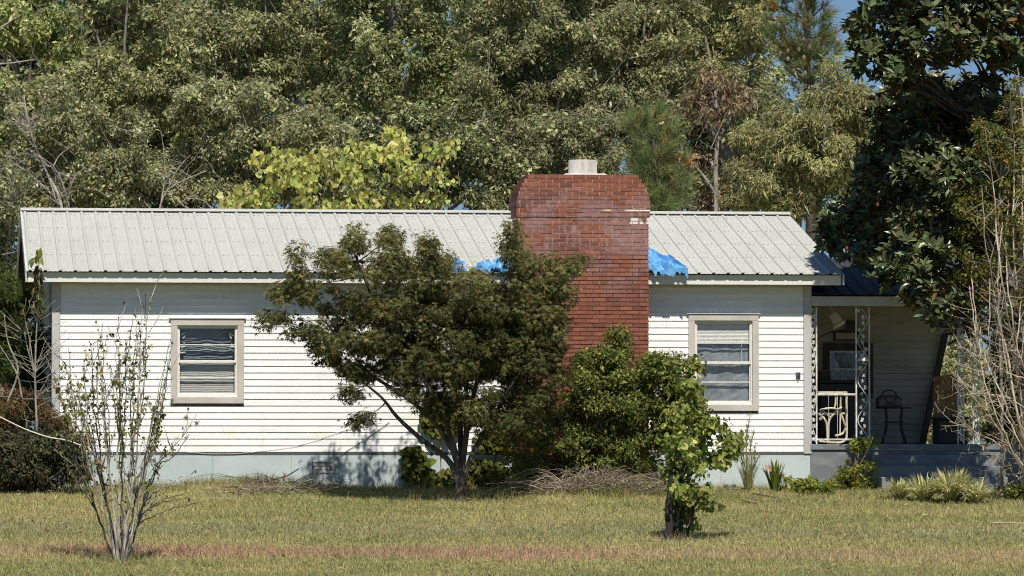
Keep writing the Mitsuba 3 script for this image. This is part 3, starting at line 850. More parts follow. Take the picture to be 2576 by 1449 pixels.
# picture frame over the window, flood lamp, bracket, wire
k = thing('sign_frame', 'empty black frame hung on the siding above the porch window', 'frame')
x0, x1, z0, z1 = P(2096, 850, YB)[0], P(2160, 850, YB)[0], P(2120, 860, YB)[2] + 0.01, P(2120, 833, YB)[2]
m = MB()
for q in ((x0, x1, z1 - 0.03, z1), (x0, x1, z0, z0 + 0.03), (x0, x0 + 0.035, z0 + 0.03, z1 - 0.03), (x1 - 0.035, x1, z0 + 0.03, z1 - 0.03)):
    m.box(q[0], q[1], YB - 0.045, YB - 0.018, q[2], q[3])
put('border', m, 'dark_wood', k)
put('board', MB().box(x0 + 0.03, x1 - 0.03, YB - 0.03, YB - 0.02, z0 + 0.025, z1 - 0.025), 'soffit_paint', k)
k = thing('flood_lamp', 'white flood lamp tilted down under the porch ceiling', 'lamp')
c = P(2103, 806, 1.2)
e1, e2 = np.array([0.45, -0.3, -0.85]), np.array([0.88, 0, 0.47])
e1 = e1 / np.linalg.norm(e1); e2 = e2 - e1 * (e1 @ e2); e2 /= np.linalg.norm(e2); e3 = np.cross(e1, e2)
put('housing', MB().hull([c + e1 * a_ + e2 * b_ * s_ + e3 * b_ * t_ for a_, b_ in ((-0.115, 0.055), (-0.09, 0.07), (0.06, 0.08), (0.08, 0.07)) for s_ in (-1, 1) for t_ in (-0.8, 0.8)]), 'white_paint', k)
put('rim', MB().hull([c + e1 * a_ + e2 * 0.105 * s_ + e3 * 0.085 * t_ for a_ in (0.082, 0.095) for s_ in (-1, 1) for t_ in (-1, 1)]), 'iron_white', k)
put('stem', MB().tube([c - e1 * 0.10, c - e1 * 0.13 + [0, 0, 0.05], [c[0] - 0.09, c[1] + 0.05, zt0 + 0.06]], 0.012), 'iron_white', k)
k = thing('lamp_bracket', 'dark wall lamp bracket with trailing wire above the porch window', 'bracket')
c = P(2140, 820, YB - 0.05)
put('base', MB().hull([[c[0] + a_, YB - d_, c[2] + b_] for a_, b_ in ((-0.09, -0.1), (0.09, -0.1), (0.06, 0.09), (-0.05, 0.09)) for d_ in (0.019, 0.10)]), 'dark_plastic', k)
put('wire', MB().tube(curve([[c[0] - 0.05, YB - 0.04, c[2] - 0.08], P(2110, 832, YB - 0.03), P(2075, 842, YB - 0.03), P(2052, 858, YB - 0.03)], 20), 0.008, 5), 'dark_plastic', k)
k = thing('hanging_shade', 'white dish shaped plant hanger fixed to the trellis post', 'plant hanger')
c = P(2171, 905, YT - 0.06)
put('dish', MB().lathe([(0.0, 0.05), (0.04, 0.05), (0.085, 0.02), (0.10, -0.02), (0.092, -0.02), (0.075, 0.012), (0.0, 0.035)], c, 20), 'iron_white', k, smooth=40)
put('hanger', MB().tube(curve([c + [0, 0, 0.05], c + [0.02, 0, 0.16], c + [0.0, 0.03, 0.26]], 8), 0.006, 5), 'iron_white', k)

# table and radio
k = thing('porch_table', 'small round black table with curved legs against the porch wall', 'table')
YTb = 1.25
zt_b = P(2240, 1024, YTb)[2]
cxb = P(2248, 1024, YTb)[0]
rb = 0.5 * (P(2293, 1024, YTb)[0] - P(2203, 1024, YTb)[0])
put('table_top', MB().lathe([(0, zt_b - 0.025), (rb * 0.96, zt_b - 0.025), (rb, zt_b - 0.012), (rb * 0.98, zt_b), (0, zt_b)], np.array([cxb, YTb, 0]), 32), 'black_metal', k)
for a_ in (0.6, 2.2, 3.8, 5.4):
    d = np.array([math.cos(a_), math.sin(a_), 0])
    c = np.array([cxb, YTb, 0])
    put('leg', MB().tube(curve([c + d * rb * 0.62 + [0, 0, zt_b - 0.02], c + d * rb * 0.55 + [0, 0, zt_b - 0.22], c + d * rb * 0.58 + [0, 0, FLZ + 0.25], c + d * rb * 0.9 + [0, 0, FLZ + 0.003]], 14), 0.016, 6), 'black_metal', k)
t = np.linspace(0, 2 * np.pi, 24)
put('ring', MB().tube(np.stack([cxb + rb * 0.55 * np.cos(t), YTb + rb * 0.55 * np.sin(t), 0 * t + zt_b - 0.24], 1), 0.010, 5), 'black_metal', k)
k = thing('portable_radio', 'dark portable radio with carry handle on the small porch table', 'radio')
x0, x1 = P(2206, 1010, YTb)[0], P(2267, 1010, YTb)[0]
zb_ = zt_b
zh = P(2236, 993, YTb)[2]
put('body', MB().hull([[x, y, z] for y in (YTb - 0.10, YTb + 0.10) for x, z in ((x0 + 0.01, zb_), (x1 - 0.01, zb_), (x0, zb_ + 0.04), (x1, zb_ + 0.04), (x0 + 0.01, zh - 0.06), (x1 - 0.01, zh - 0.06), (x0 + 0.08, zh), (x1 - 0.08, zh))]), 'dark_plastic', k)
put('handle', MB().tube(curve([[x0 + 0.07, YTb, zh - 0.015], [x0 + 0.11, YTb, zh + 0.05], [(x0 + x1) / 2, YTb, zh + 0.07], [x1 - 0.11, YTb, zh + 0.05], [x1 - 0.07, YTb, zh - 0.015]], 18), 0.012, 6), 'dark_plastic', k)
put('display', MB().bevel((x0 + x1) / 2 - 0.055, (x0 + x1) / 2 + 0.055, YTb - 0.108, YTb - 0.099, zb_ + 0.08, zb_ + 0.15, 0.002), 'grey_plastic', k)
for s_ in (-1, 1):
    put('speaker', MB().tube([[(x0 + x1) / 2 + s_ * 0.13, YTb - 0.099, zb_ + 0.075], [(x0 + x1) / 2 + s_ * 0.13, YTb - 0.106, zb_ + 0.075]], 0.055, 18), 'grey_plastic', k)

# leaning post and slatted gate
k = thing('leaning_post', 'dark timber post leaning at the end of the porch wall', 'post')
m = MB()
m.hull([[x + o, y, z] for x, z in ((lean_b, FLZ + 0.001), (lean_t, zl_t - 0.036)) for o in (-0.045, 0.045) for y in (YB - 0.12, YB - 0.03)])
put('timber', m, 'dark_wood', k)
put('brace', MB().hull([[x, y, z + o] for x, z in ((lean_t + 0.04, P(2375, 868, YB)[2]), (P(2412, 848, YB)[0], P(2412, 850, YB)[2])) for y in (YB - 0.09, YB - 0.05) for o in (-0.02, 0.02)]), 'dark_wood', k)
k = thing('wooden_gate', 'brown slatted wooden gate leaning over a dark storage bin', 'gate')
YW = 1.35
gx0, gx1 = P(2346, 1000, YW)[0], P(2412, 1000, YW)[0]
gzt = P(2380, 952, YW)[2]
gzb = P(2380, 1046, YW)[2]
for i in range(5):
    x = gx0 + 0.05 + i * (gx1 - gx0 - 0.1) / 4
    put('slat', MB().bevel(x - 0.033, x + 0.033, YW, YW + 0.02, gzb - 0.3, gzt - 0.03 + 0.012 * i, 0.003), 'raw_wood', k)
put('top_bar', MB().hull([[x, y, z + o] for x, z in ((gx0, gzt - 0.01), (gx1, gzt + 0.06)) for y in (YW - 0.03, YW - 0.002) for o in (-0.045, 0.03)]), 'raw_wood', k)
put('middle_bar', MB().hull([[x, y, z + o] for x, z in ((gx0, gzb), (gx1, gzb + 0.05)) for y in (YW - 0.03, YW - 0.002) for o in (-0.03, 0.03)]), 'raw_wood', k)
k = thing('storage_bin', 'black storage bin on the porch floor under the slatted gate', 'bin')
put('body', MB().bevel(gx0 - 0.02, gx1 + 0.05, YW - 0.5, YW - 0.05, FLZ, gzb - 0.06, 0.02), 'black_metal', k)
put('lid', MB().bevel(gx0 - 0.04, gx1 + 0.07, YW - 0.52, YW - 0.04, gzb - 0.058, gzb - 0.02, 0.01), 'dark_plastic', k)


# ------------------------------------------------------------------ plants: helpers
KITE = (np.array([[0, 0, 0], [0.42, -0.5, 0.10], [1, 0, -0.10], [0.42, 0.5, 0.10]]), np.array([[0, 1, 2], [0, 2, 3]]))
OVAL = (np.array([[0, 0, 0], [0.28, -0.40, 0.08], [0.66, -0.44, 0.06], [1, 0, -0.10], [0.66, 0.44, 0.06], [0.28, 0.40, 0.08], [0.35, 0, -0.02], [0.7, 0, -0.04]]),
        np.array([[0, 1, 6], [1, 2, 7], [1, 7, 6], [2, 3, 7], [3, 4, 7], [4, 5, 6], [4, 6, 7], [5, 0, 6]]))
HEART = (np.array([[0.06, 0, 0], [-0.08, -0.30, 0.06], [0.25, -0.54, 0.08], [0.62, -0.40, 0.02], [1, 0, -0.12], [0.62, 0.40, 0.02], [0.25, 0.54, 0.08], [-0.08, 0.30, 0.06]]),
         np.array([[0, 1, 2], [0, 2, 3], [0, 3, 4], [0, 4, 5], [0, 5, 6], [0, 6, 7]]))


def _palm():
    v, f = [], []
    for a_, l in ((-1.75, 0.5), (-0.85, 0.85), (0, 1.0), (0.85, 0.85), (1.75, 0.5)):
        d = np.array([math.cos(a_), math.sin(a_)]); e = np.array([-d[1], d[0]])
        n0 = len(v)
        v += [[*(d * 0.12 - e * 0.16), 0.05], [*(d * l), -0.12 * l], [*(d * 0.12 + e * 0.16), 0.05]]
        f += [[n0, n0 + 1, n0 + 2]]
    return np.array(v, float), np.array(f)


PALM = _palm()
BLADE = (np.array([[0, -0.5, 0], [0, 0.5, 0], [1, 0, 0]], float), np.array([[0, 1, 2]]))


def leaves(mb, pos, nrm, dirs, L, W, col, shape=KITE):
    T, Fc = shape
    n = len(pos)
    dirs = unit(dirs)
    nrm = unit(nrm - dirs * (nrm * dirs).sum(1, keepdims=True))
    side = np.cross(nrm, dirs)
    L = np.broadcast_to(L, (n,))[:, None, None]
    v = pos[:, None] + L * (T[None, :, 0:1] * dirs[:, None] + W * T[None, :, 1:2] * side[:, None] + T[None, :, 2:3] * nrm[:, None])
    k = len(T)
    f = (np.arange(n)[:, None, None] * k + Fc[None]).reshape(-1, 3)
    mb.add(v.reshape(-1, 3), f, np.repeat(col, k, 0))


def rand_dirs(rs, n):
    return unit(rs.normal(size=(n, 3)))


def palette(rs, n, pal, jit=0.22):
    cols = np.array([p[:3] for p in pal], float)
    w = np.array([p[3] for p in pal], float)
    i = rs.choice(len(pal), n, p=w / w.sum())
    return np.clip(cols[i] * np.exp(rs.normal(0, jit, (n, 1))) * np.exp(rs.normal(0, 0.06, (n, 3))), 0.005, 0.75)


def clump_leaves(mb, rs, C, R, n_each, L, W, pal, shape=KITE, shell=0.35, droop=0.35, outw=0.5, upw=0.6, rnd=0.7, tint=0.12, lj=0.25, expo=0.7, jit=0.22):
    """Leaves through ellipsoid clumps C (k x 3) of half axes R (k x 3)."""
    C, R = np.asarray(C, float), np.asarray(R, float)
    idx = np.repeat(np.arange(len(C)), n_each)
    n = len(idx)
    d = rand_dirs(rs, n)
    r = (shell + (1 - shell) * rs.rand(n)) ** expo * (1 + 0.25 * rs.normal(size=n) * 0.5)
    pos = C[idx] + d * R[idx] * r[:, None]
    nrm = unit(d * outw + np.array([0, -0.15, upw]) + rand_dirs(rs, n) * rnd)
    dirs = unit(np.cross(nrm, rand_dirs(rs, n)) + d * 0.4 - np.array([0, 0, droop]))
    t = np.exp(rs.normal(0, tint, (len(C), 1)))[idx]
    col = palette(rs, n, pal, jit) * t
    leaves(mb, pos, nrm, dirs, L * np.exp(rs.normal(0, lj, n)), W, np.clip(col, 0.004, 0.8), shape)


def survey_scale(dx, dy, Y):
    """Metres of one survey unit at that plane."""
    return np.linalg.norm(P(dx + 1, dy, Y) - P(dx, dy, Y))


def fill(rs, ell, Y, sub, depth, dens, grow=1.0):
    """Clump centres and radii that fill surveyed ellipses (dx, dy, rx, ry[, dY])."""
    C, R = [], []
    for e in ell:
        dx, dy, rx, ry = e[0], e[1], e[2] * grow, e[3] * grow
        y0 = Y + (e[4] if len(e) > 4 else 0)
        m = survey_scale(dx, dy, y0)
        r_ = rs.uniform(*sub, size=400)
        n = max(1, int(round(dens * rx * ry * m * m / np.mean(r_**2))))
        rho = np.sqrt(rs.rand(n)); th = rs.rand(n) * 2 * np.pi
        for k in range(n):
            rr = rs.uniform(*sub)
            yy = y0 + rs.uniform(-1, 1) * depth * math.sqrt(max(0.05, 1 - rho[k] ** 2))
            shrink = max(0.25, 1 - 0.7 * rr / max(rx * m, rr)), max(0.25, 1 - 0.7 * rr / max(ry * m, rr))
            C.append(P(dx + rx * rho[k] * math.cos(th[k]) * shrink[0], dy + ry * rho[k] * math.sin(th[k]) * shrink[1], yy))
            R.append((rr * rs.uniform(0.85, 1.35), rr * rs.uniform(0.85, 1.2), rr * rs.uniform(0.6, 0.95)))
    return np.array(C), np.array(R)


def limb(mb, rs, a, b, r0, r1, n=8, sag=0.15, wob=0.04):
    a, b = np.asarray(a, float), np.asarray(b, float)
    L = np.linalg.norm(b - a)
    t = np.linspace(0, 1, n)[:, None]
    mid = (a + b) / 2 + np.array([0, 0, -sag * L]) + rs.normal(0, wob * L, 3)
    p = (1 - t) ** 2 * a + 2 * t * (1 - t) * mid + t**2 * b + rs.normal(0, wob * L * 0.12, (n, 3)) * np.sin(t * np.pi)
    mb.tube(p, r0 + (r1 - r0) * t[:, 0], 6)
    return p


def tree(name, label, cat, Y, ell, pal, L, W, cover, seed, sub=(0.17, 0.34), depth=1.0, dens=1.0, trunk=None, trunk_r=0.14, barkm='bark_grey', shape=KITE, group=None, limbs=14, crown='crown', mat='leaf', droop=0.35, tint=0.14, base=None, airy=None):
    rs = np.random.RandomState(seed)
    k = thing(name, label, cat, group)
    if airy is None and name in ('forest_tree', 'willow_leaf_tree', 'dead_leaf_tree', 'privet_bush', 'privet_tree', 'leafy_bush'):
        airy = 1.0 if cat == 'tree' else 1.1
    if name == 'forest_tree' and L < 0.1:
        L = L * 0.93
    C, R = fill(rs, ell, Y, sub, depth, dens * (2.3 if cat in ('tree', None) else 1.9), 1.18 if name == 'forest_tree' else 1.0)
    if name == 'forest_tree' and L < 0.1 and len(C) > 30:
        ok = meshkit.fbm(C * 1.1 + seed, 3, seed) > 0.415
        C, R = C[ok], R[ok]
    mb = MB()
    n_each = np.maximum(4, ((1.2 if airy else 1.45) * cover * np.pi * R[:, 0] * R[:, 2] / (L * L * W * 0.55)).astype(int))
    if airy:
        C = C + rs.normal(0, 0.08, C.shape)
        clump_leaves(mb, rs, C, R * airy, n_each, L, W, pal, shape, droop=droop, tint=tint + 0.06, shell=0.05, expo=0.6, upw=0.5, outw=0.45, rnd=0.8, jit=0.36, lj=0.34)
    else:
        clump_leaves(mb, rs, C, R, n_each, L, W, pal, shape, droop=droop, tint=tint)
    put(crown, mb, mat, k)
    if trunk:
        t = MB()
        pts = [P(u, v, Y + (-0.45 if name == 'dead_leaf_tree' else 0.25 * depth if cat == 'tree' else 0)) for u, v in trunk]
        if base is None:
            b0 = pts[0].copy(); b0[2] = gz(b0[0], b0[1]) - 0.1
            pts = [b0] + pts
        pts = curve(pts, 16)
        t.tube(pts, np.linspace(trunk_r, trunk_r * 0.35, len(pts)), 9)
        sel = rs.permutation(len(C))[:limbs]
        for i in sel:
            zc = C[i][2]
            j = int(np.clip(np.searchsorted(pts[:, 2], zc - 0.55 * np.linalg.norm((C[i] - pts[-1])[:2]) - 0.4), 2, len(pts) - 2))
            limb(t, rs, pts[j], C[i], trunk_r * 0.33, 0.012, sag=-0.05)
        put('trunk', t, barkm, k, smooth=50)
    if name in ('forest_tree', 'dead_leaf_tree', 'willow_leaf_tree') and Y < 28:
        tw = MB()
        for i in rs.permutation(len(C))[:16]:
            a_ = C[i] + rs.normal(0, 0.25, 3) - [0, 0.3, 0]
            limb(tw, rs, a_, a_ + unit(np.array([rs.uniform(-0.9, 0.9), rs.uniform(-0.5, 0.2), rs.uniform(0.1, 1)])) * rs.uniform(0.3, 0.9), rs.uniform(0.006, 0.012), 0.003, 7, 0.0, 0.04)
        put('twigs', tw, 'bark_grey', k, smooth=60, kind='stuff')
    return k


# ------------------------------------------------------------------ the wood behind the house
OLIVE = [(0.357, 0.374, 0.179, 5), (0.477, 0.493, 0.246, 3), (0.226, 0.242, 0.120, 3), (0.270, 0.238, 0.138, 1.5), (0.584, 0.631, 0.336, 0.8)]
BROWNOL = [(0.311, 0.316, 0.175, 5), (0.410, 0.416, 0.242, 3), (0.188, 0.192, 0.111, 3), (0.500, 0.523, 0.329, 1)]
GREEN = [(0.298, 0.328, 0.159, 5), (0.420, 0.441, 0.220, 3), (0.186, 0.216, 0.105, 3), (0.591, 0.591, 0.311, 1)]
BRIGHTG = [(0.330, 0.374, 0.148, 5), (0.447, 0.485, 0.202, 3), (0.212, 0.256, 0.106, 2)]
GREYG = [(0.319, 0.326, 0.185, 5), (0.426, 0.419, 0.234, 3), (0.211, 0.225, 0.126, 3), (0.543, 0.473, 0.260, 1)]
GOLD = [(0.397, 0.388, 0.184, 5), (0.513, 0.498, 0.246, 3), (0.270, 0.271, 0.139, 3), (0.301, 0.261, 0.158, 1.5)]
DEAD = [(0.330, 0.245, 0.150, 5), (0.46, 0.36, 0.24, 3), (0.170, 0.120, 0.075, 3), (0.14, 0.14, 0.06, 1.5)]
DARKG = [(0.100, 0.118, 0.056, 5), (0.140, 0.155, 0.072, 3), (0.070, 0.084, 0.042, 2)]
PALEY = [(0.54, 0.56, 0.17, 6), (0.60, 0.60, 0.24, 3), (0.40, 0.43, 0.12, 3), (0.62, 0.47, 0.14, 0.7), (0.22, 0.16, 0.05, 0.6)]
GW = 'trees of the wood behind the house'

# far rows first: dark trees that close the view between the trunks
FAR = [(-220, 300, 190, 260), (60, 260, 200, 280), (330, 260, 210, 280), (640, 210, 200, 260), (960, 200, 200, 260), (1240, 220, 200, 260), (1520, 200, 200, 260), (1790, 240, 190, 240), (2060, 360, 190, 170), (2330, 430, 190, 210), (2560, 470, 150, 240)]
FARL = ['dark tree at the outermost left of the wood', 'dark green tree closing the wood at its left end', 'dark tree deep in the wood behind the olive trees', 'dark tree deep in the wood above the redbud', 'dark tree deep in the wood behind the thick grey trunk',
        'dark tree deep in the wood left of the chimney top', 'dark tree deep in the wood above the chimney', 'dark tree deep in the wood above the young pine',
        'dark tree deep in the wood behind the willow leaved tree', 'dark tree deep in the wood behind the magnolia', 'dark tree deep in the wood beyond the right end of the porch']
for i, (dx, dy, rx, ry) in enumerate(FAR):
    tree('forest_tree', FARL[i], 'tree', 30 + 3 * (i % 3), [(dx, dy, rx, ry), (dx + 20, dy - 230, rx * 0.8, 130)][:1 if dx > 2000 else 2], DARKG + GREEN[:2] + OLIVE[:1], 0.13, 0.5, 1.3, 100 + i, sub=(0.5, 0.9), depth=1.8, dens=1.5, trunk=[(dx, 480), (dx + 10, 300), (dx, 200)], barkm='bark_dark', group=GW, limbs=8)
UG = tree('undergrowth', 'low dark thicket along the foot of the wood behind the roof', None, 19, [(300, 470, 340, 90), (900, 470, 330, 90), (1500, 470, 300, 90), (1800, 480, 260, 80)], DARKG + BROWNOL[:1], 0.10, 0.5, 1.2, 120, sub=(0.4, 0.7), depth=1.2, dens=1.0)
labels[UG]['kind'] = 'stuff'

T3 = lambda x: [(x, 520), (x + 8, 420), (x - 6, 350)]
tree('forest_tree', 'bright green tree in the upper left corner of the wood', 'tree', 21, [(70, 70, 110, 90), (150, 130, 80, 50), (40, 190, 60, 50), (60, -90, 110, 90)], BRIGHTG, 0.085, 0.52, 1.8, 201, trunk=T3(60), group=GW)
tree('forest_tree', 'tall golden olive tree at the left of the wood', 'tree', 17, [(330, 60, 130, 110), (300, 180, 150, 90), (400, 240, 110, 80), (190, 250, 110, 80), (330, -100, 120, 100), (250, 120, 60, 60)], OLIVE, 0.082, 0.48, 1.9, 202, trunk=T3(310), group=GW)
tree('forest_tree', 'brown olive tree above the left end of the roof', 'tree', 14, [(110, 290, 130, 90), (240, 350, 150, 90), (90, 400, 110, 80), (260, 450, 150, 70), (60, 500, 90, 60)], BROWNOL + OLIVE[:1], 0.078, 0.48, 1.9, 203, trunk=T3(170), group=GW)
tree('forest_tree', 'wide olive brown tree left of the yellow redbud', 'tree', 15, [(500, 330, 130, 90), (640, 390, 150, 90), (480, 430, 130, 80), (760, 330, 110, 80), (560, 260, 110, 60), (700, 480, 130, 50), (840, 420, 80, 80)], BROWNOL + OLIVE[:2], 0.078, 0.48, 1.9, 204, trunk=T3(600), group=GW)
tree('forest_tree', 'green tree with open crown in the upper middle left', 'tree', 22, [(560, 60, 110, 80), (640, 140, 130, 80), (740, 90, 120, 100), (540, 190, 70, 60), (700, 230, 130, 60), (650, -80, 160, 80)], GREEN + GREYG[:2], 0.085, 0.5, 1.7, 205, dens=0.85, trunk=T3(640), group=GW)
tree('forest_tree', 'dark green oak with thick grey trunk in the middle of the wood', 'tree', 20, [(880, 80, 120, 100), (1010, 150, 140, 110), (900, 230, 120, 80), (1110, 70, 110, 90), (1000, -80, 190, 90), (1040, 290, 120, 70)], GREEN, 0.085, 0.52, 1.75, 206, trunk=[(975, 500), (980, 300), (990, 120), (988, -40)], trunk_r=0.24, dens=0.85, group=GW)
tree('forest_tree', 'green leafy tree standing directly behind the redbud', 'tree', 13.5, [(960, 370, 130, 80), (1080, 420, 120, 90), (1180, 350, 110, 90), (1220, 470, 110, 70), (920, 460, 120, 60), (1090, 330, 90, 60)], GREEN + DARKG[:1], 0.078, 0.52, 1.8, 207, trunk=T3(1060), group=GW)
tree('forest_tree', 'grey green tree in the upper middle of the wood', 'tree', 18, [(1270, 80, 120, 90), (1380, 170, 130, 100), (1250, 230, 110, 80), (1480, 80, 110, 90), (1360, -80, 190, 80), (1450, 250, 110, 80)], GREYG + GREEN[:1], 0.078, 0.46, 1.85, 208, trunk=T3(1370), group=GW)
tree('forest_tree', 'olive green tree rising left of the brick chimney', 'tree', 14, [(1330, 350, 120, 80), (1420, 400, 110, 90), (1280, 440, 80, 80), (1500, 330, 100, 80), (1530, 430, 90, 80), (1240, 500, 90, 40)], GREYG + BROWNOL[:1], 0.075, 0.46, 1.85, 209, trunk=T3(1400), group=GW)
tree('forest_tree', 'green tree above the chimney with yellow tips', 'tree', 19, [(1600, 120, 120, 100), (1640, 230, 90, 80), (1560, 210, 90, 80), (1560, 30, 110, 70), (1610, -80, 150, 70)], GREYG + GOLD[:1], 0.078, 0.46, 1.85, 210, trunk=T3(1600), group=GW)
tree('forest_tree', 'olive gold tree at the top right of the wood', 'tree', 20, [(1800, 70, 130, 80), (1880, 150, 110, 80), (1730, 130, 90, 80), (1840, 230, 110, 60), (1800, -80, 150, 80), (1920, 40, 70, 60)], GOLD + OLIVE[:2], 0.076, 0.44, 1.9, 211, trunk=T3(1820), group=GW)
tree('dead_leaf_tree', 'tree of dry brown leaves on a pale trunk right of the young pine', 'tree', 12.5, [(1780, 215, 66, 50), (1815, 275, 60, 46), (1740, 260, 44, 44), (1755, 400, 62, 40), (1790, 480, 76, 36), (1860, 250, 40, 34)], DEAD, 0.095, 0.42, 1.35, 212, dens=0.75, sub=(0.2, 0.36), trunk=[(1802, 530), (1800, 400), (1806, 330), (1798, 220)], trunk_r=0.085, barkm='bark_pale', droop=0.9)
tree('forest_tree', 'narrow dark green tree between the dead tree and the willow leaved tree', 'tree', 16, [(1700, 330, 60, 90), (1850, 330, 80, 60), (1900, 270, 70, 50), (1680, 460, 60, 70), (1880, 480, 90, 50)], GREEN + DARKG[:2], 0.078, 0.5, 1.6, 213, trunk=T3(1860), group=GW)
tree('willow_leaf_tree', 'yellow olive tree with narrow leaves over the right end of the roof', 'tree', 11.5, [(1960, 350, 110, 90), (2060, 300, 90, 100), (2120, 210, 60, 70), (1930, 440, 100, 70), (2040, 420, 110, 90), (2140, 350, 70, 90), (1900, 500, 90, 40), (2010, 500, 90, 40), (2160, 260, 40, 60)], GOLD + OLIVE[:1], 0.088, 0.26, 1.9, 214, trunk=[(2010, 520), (2020, 400), (2040, 300), (2060, 210)], trunk_r=0.09, droop=0.5)
tree('forest_tree', 'yellow green tree seen past the magnolia beyond the porch', 'tree', 14, [(2300, 420, 130, 120), (2480, 420, 120, 140), (2340, 600, 120, 120), (2500, 620, 120, 120), (2420, 780, 130, 100), (2520, 950, 130, 120), (2400, 960, 90, 110), (2420, 1080, 110, 50), (2570, 1080, 120, 80)], GREEN + GOLD[:2], 0.085, 0.42, 1.5, 215, dens=0.9, trunk=[(2400, 900), (2410, 600), (2400, 380)], group=GW)


tree('hedge_tree', 'dense sunlit yellow green growth just beyond the far end of the porch', 'tree', 6.5, [(2420, 1000, 50, 120), (2390, 930, 40, 60)], GREEN + GOLD[:2], 0.08, 0.45, 1.5, 216, dens=1.0, trunk=[(2420, 1080), (2415, 950)], trunk_r=0.05)
tree('hedge_tree', 'added growth behind the bare shrub stems with shade in its dark leaf colour', 'tree', 7.5, [(2540, 1000, 110, 140), (2570, 850, 90, 110)], DARKG, 0.08, 0.45, 1.8, 217, dens=1.0, trunk=[(2540, 1080), (2545, 950)], trunk_r=0.05)  # added; its dark leaves stand in for the shaded porch interior

# pines
def pine(name, label, Y, tufts, seed, nl, trunk, trunk_r, cones=0, dens=1.0, browns=0.12):
    rs = np.random.RandomState(seed)
    k = thing(name, label, 'pine tree')
    mb, tw = MB(), MB()
    tp = curve([P(u, v, Y) for u, v in trunk], 14)
    b0 = tp[0].copy(); b0[2] = -0.1
    tp = np.vstack([b0, tp])
    tw.tube(tp, np.linspace(trunk_r, trunk_r * 0.3, len(tp)), 9)
    pos, dr_, cl = [], [], []
    cn = MB()
    for (dx, dy, rx, ry) in tufts:
        m = survey_scale(dx, dy, Y)
        n = int(dens * rx * ry * m * m * 190)
        for i in range(n):
            th, rho = rs.rand() * 6.283, math.sqrt(rs.rand())
            c = P(dx + rx * rho * math.cos(th), dy + ry * rho * math.sin(th), Y + rs.uniform(-0.8, 0.8) * math.sqrt(max(0.05, 1 - rho * rho)))
            j = int(np.clip(np.searchsorted(tp[:, 2], c[2] - 0.4), 1, len(tp) - 1))
            out = unit(c - tp[j] + np.array([0, 0, 0.35]))
            if rs.rand() < 0.06:
                limb(tw, rs, tp[j], c, 0.022, 0.007, 6, 0.08)
            q = 46
            d = unit(out * 0.8 + rand_dirs(rs, q) * 0.75)
            s = rs.uniform(0, 0.16, q)[:, None]
            pos.append(c - out * s); dr_.append(d)
            base = np.array([(0.17, 0.225, 0.095), (0.22, 0.28, 0.115), (0.29, 0.33, 0.14)])[rs.randint(3)]
            if rs.rand() < browns:
                base = np.array([(0.38, 0.22, 0.07), (0.22, 0.14, 0.075)])[rs.randint(2)]
            cl.append(np.tile(base, (q, 1)) * np.exp(rs.normal(0, 0.2, (q, 1))))
    for (dx, dy) in ([(t_[0] + rs.uniform(-1, 1) * t_[2] * 0.8, t_[1] + rs.uniform(-1, 1) * t_[3] * 0.8) for t_ in tufts for _ in range(cones)]):
        c = P(dx, dy, Y - 0.5)
        cn.lathe([(0.0, -0.05), (0.028, -0.035), (0.036, 0.0), (0.022, 0.035), (0, 0.05)], c, 7)
    pos, dr_, cl = np.vstack(pos), np.vstack(dr_), np.vstack(cl)
    leaves(mb, pos, rand_dirs(rs, len(pos)), dr_, nl * np.exp(rs.normal(0, 0.15, len(pos))), 0.045, cl, BLADE)
    put('needles', mb, 'leaf', k)
    put('trunk', tw, 'bark_dark', k, smooth=50)
    if cones:
        put('cones', cn, 'dry_twig', k, kind='stuff')


pine('young_pine', 'young pine with long soft needles just right of the brick chimney', 8.5, [(1640, 330, 75, 70), (1660, 410, 75, 70), (1700, 470, 45, 60), (1620, 420, 50, 50), (1600, 300, 45, 40), (1670, 500, 60, 30)], 31, 0.20, [(1655, 525), (1650, 420), (1635, 300), (1625, 255)], 0.06, dens=1.5, browns=0.14)
pine('tall_pine', 'tall dark pine with cones against the sky beside the magnolia', 17, [(2010, 50, 100, 70), (2060, 110, 60, 50), (2030, 150, 60, 50), (1990, 120, 40, 40), (2040, 200, 50, 40), (2030, -70, 120, 70), (2080, 250, 40, 30)], 32, 0.22, [(2040, 520), (2032, 320), (2030, 150), (2030, 0), (2030, -90)], 0.11, cones=3, dens=1.25, browns=0.22)

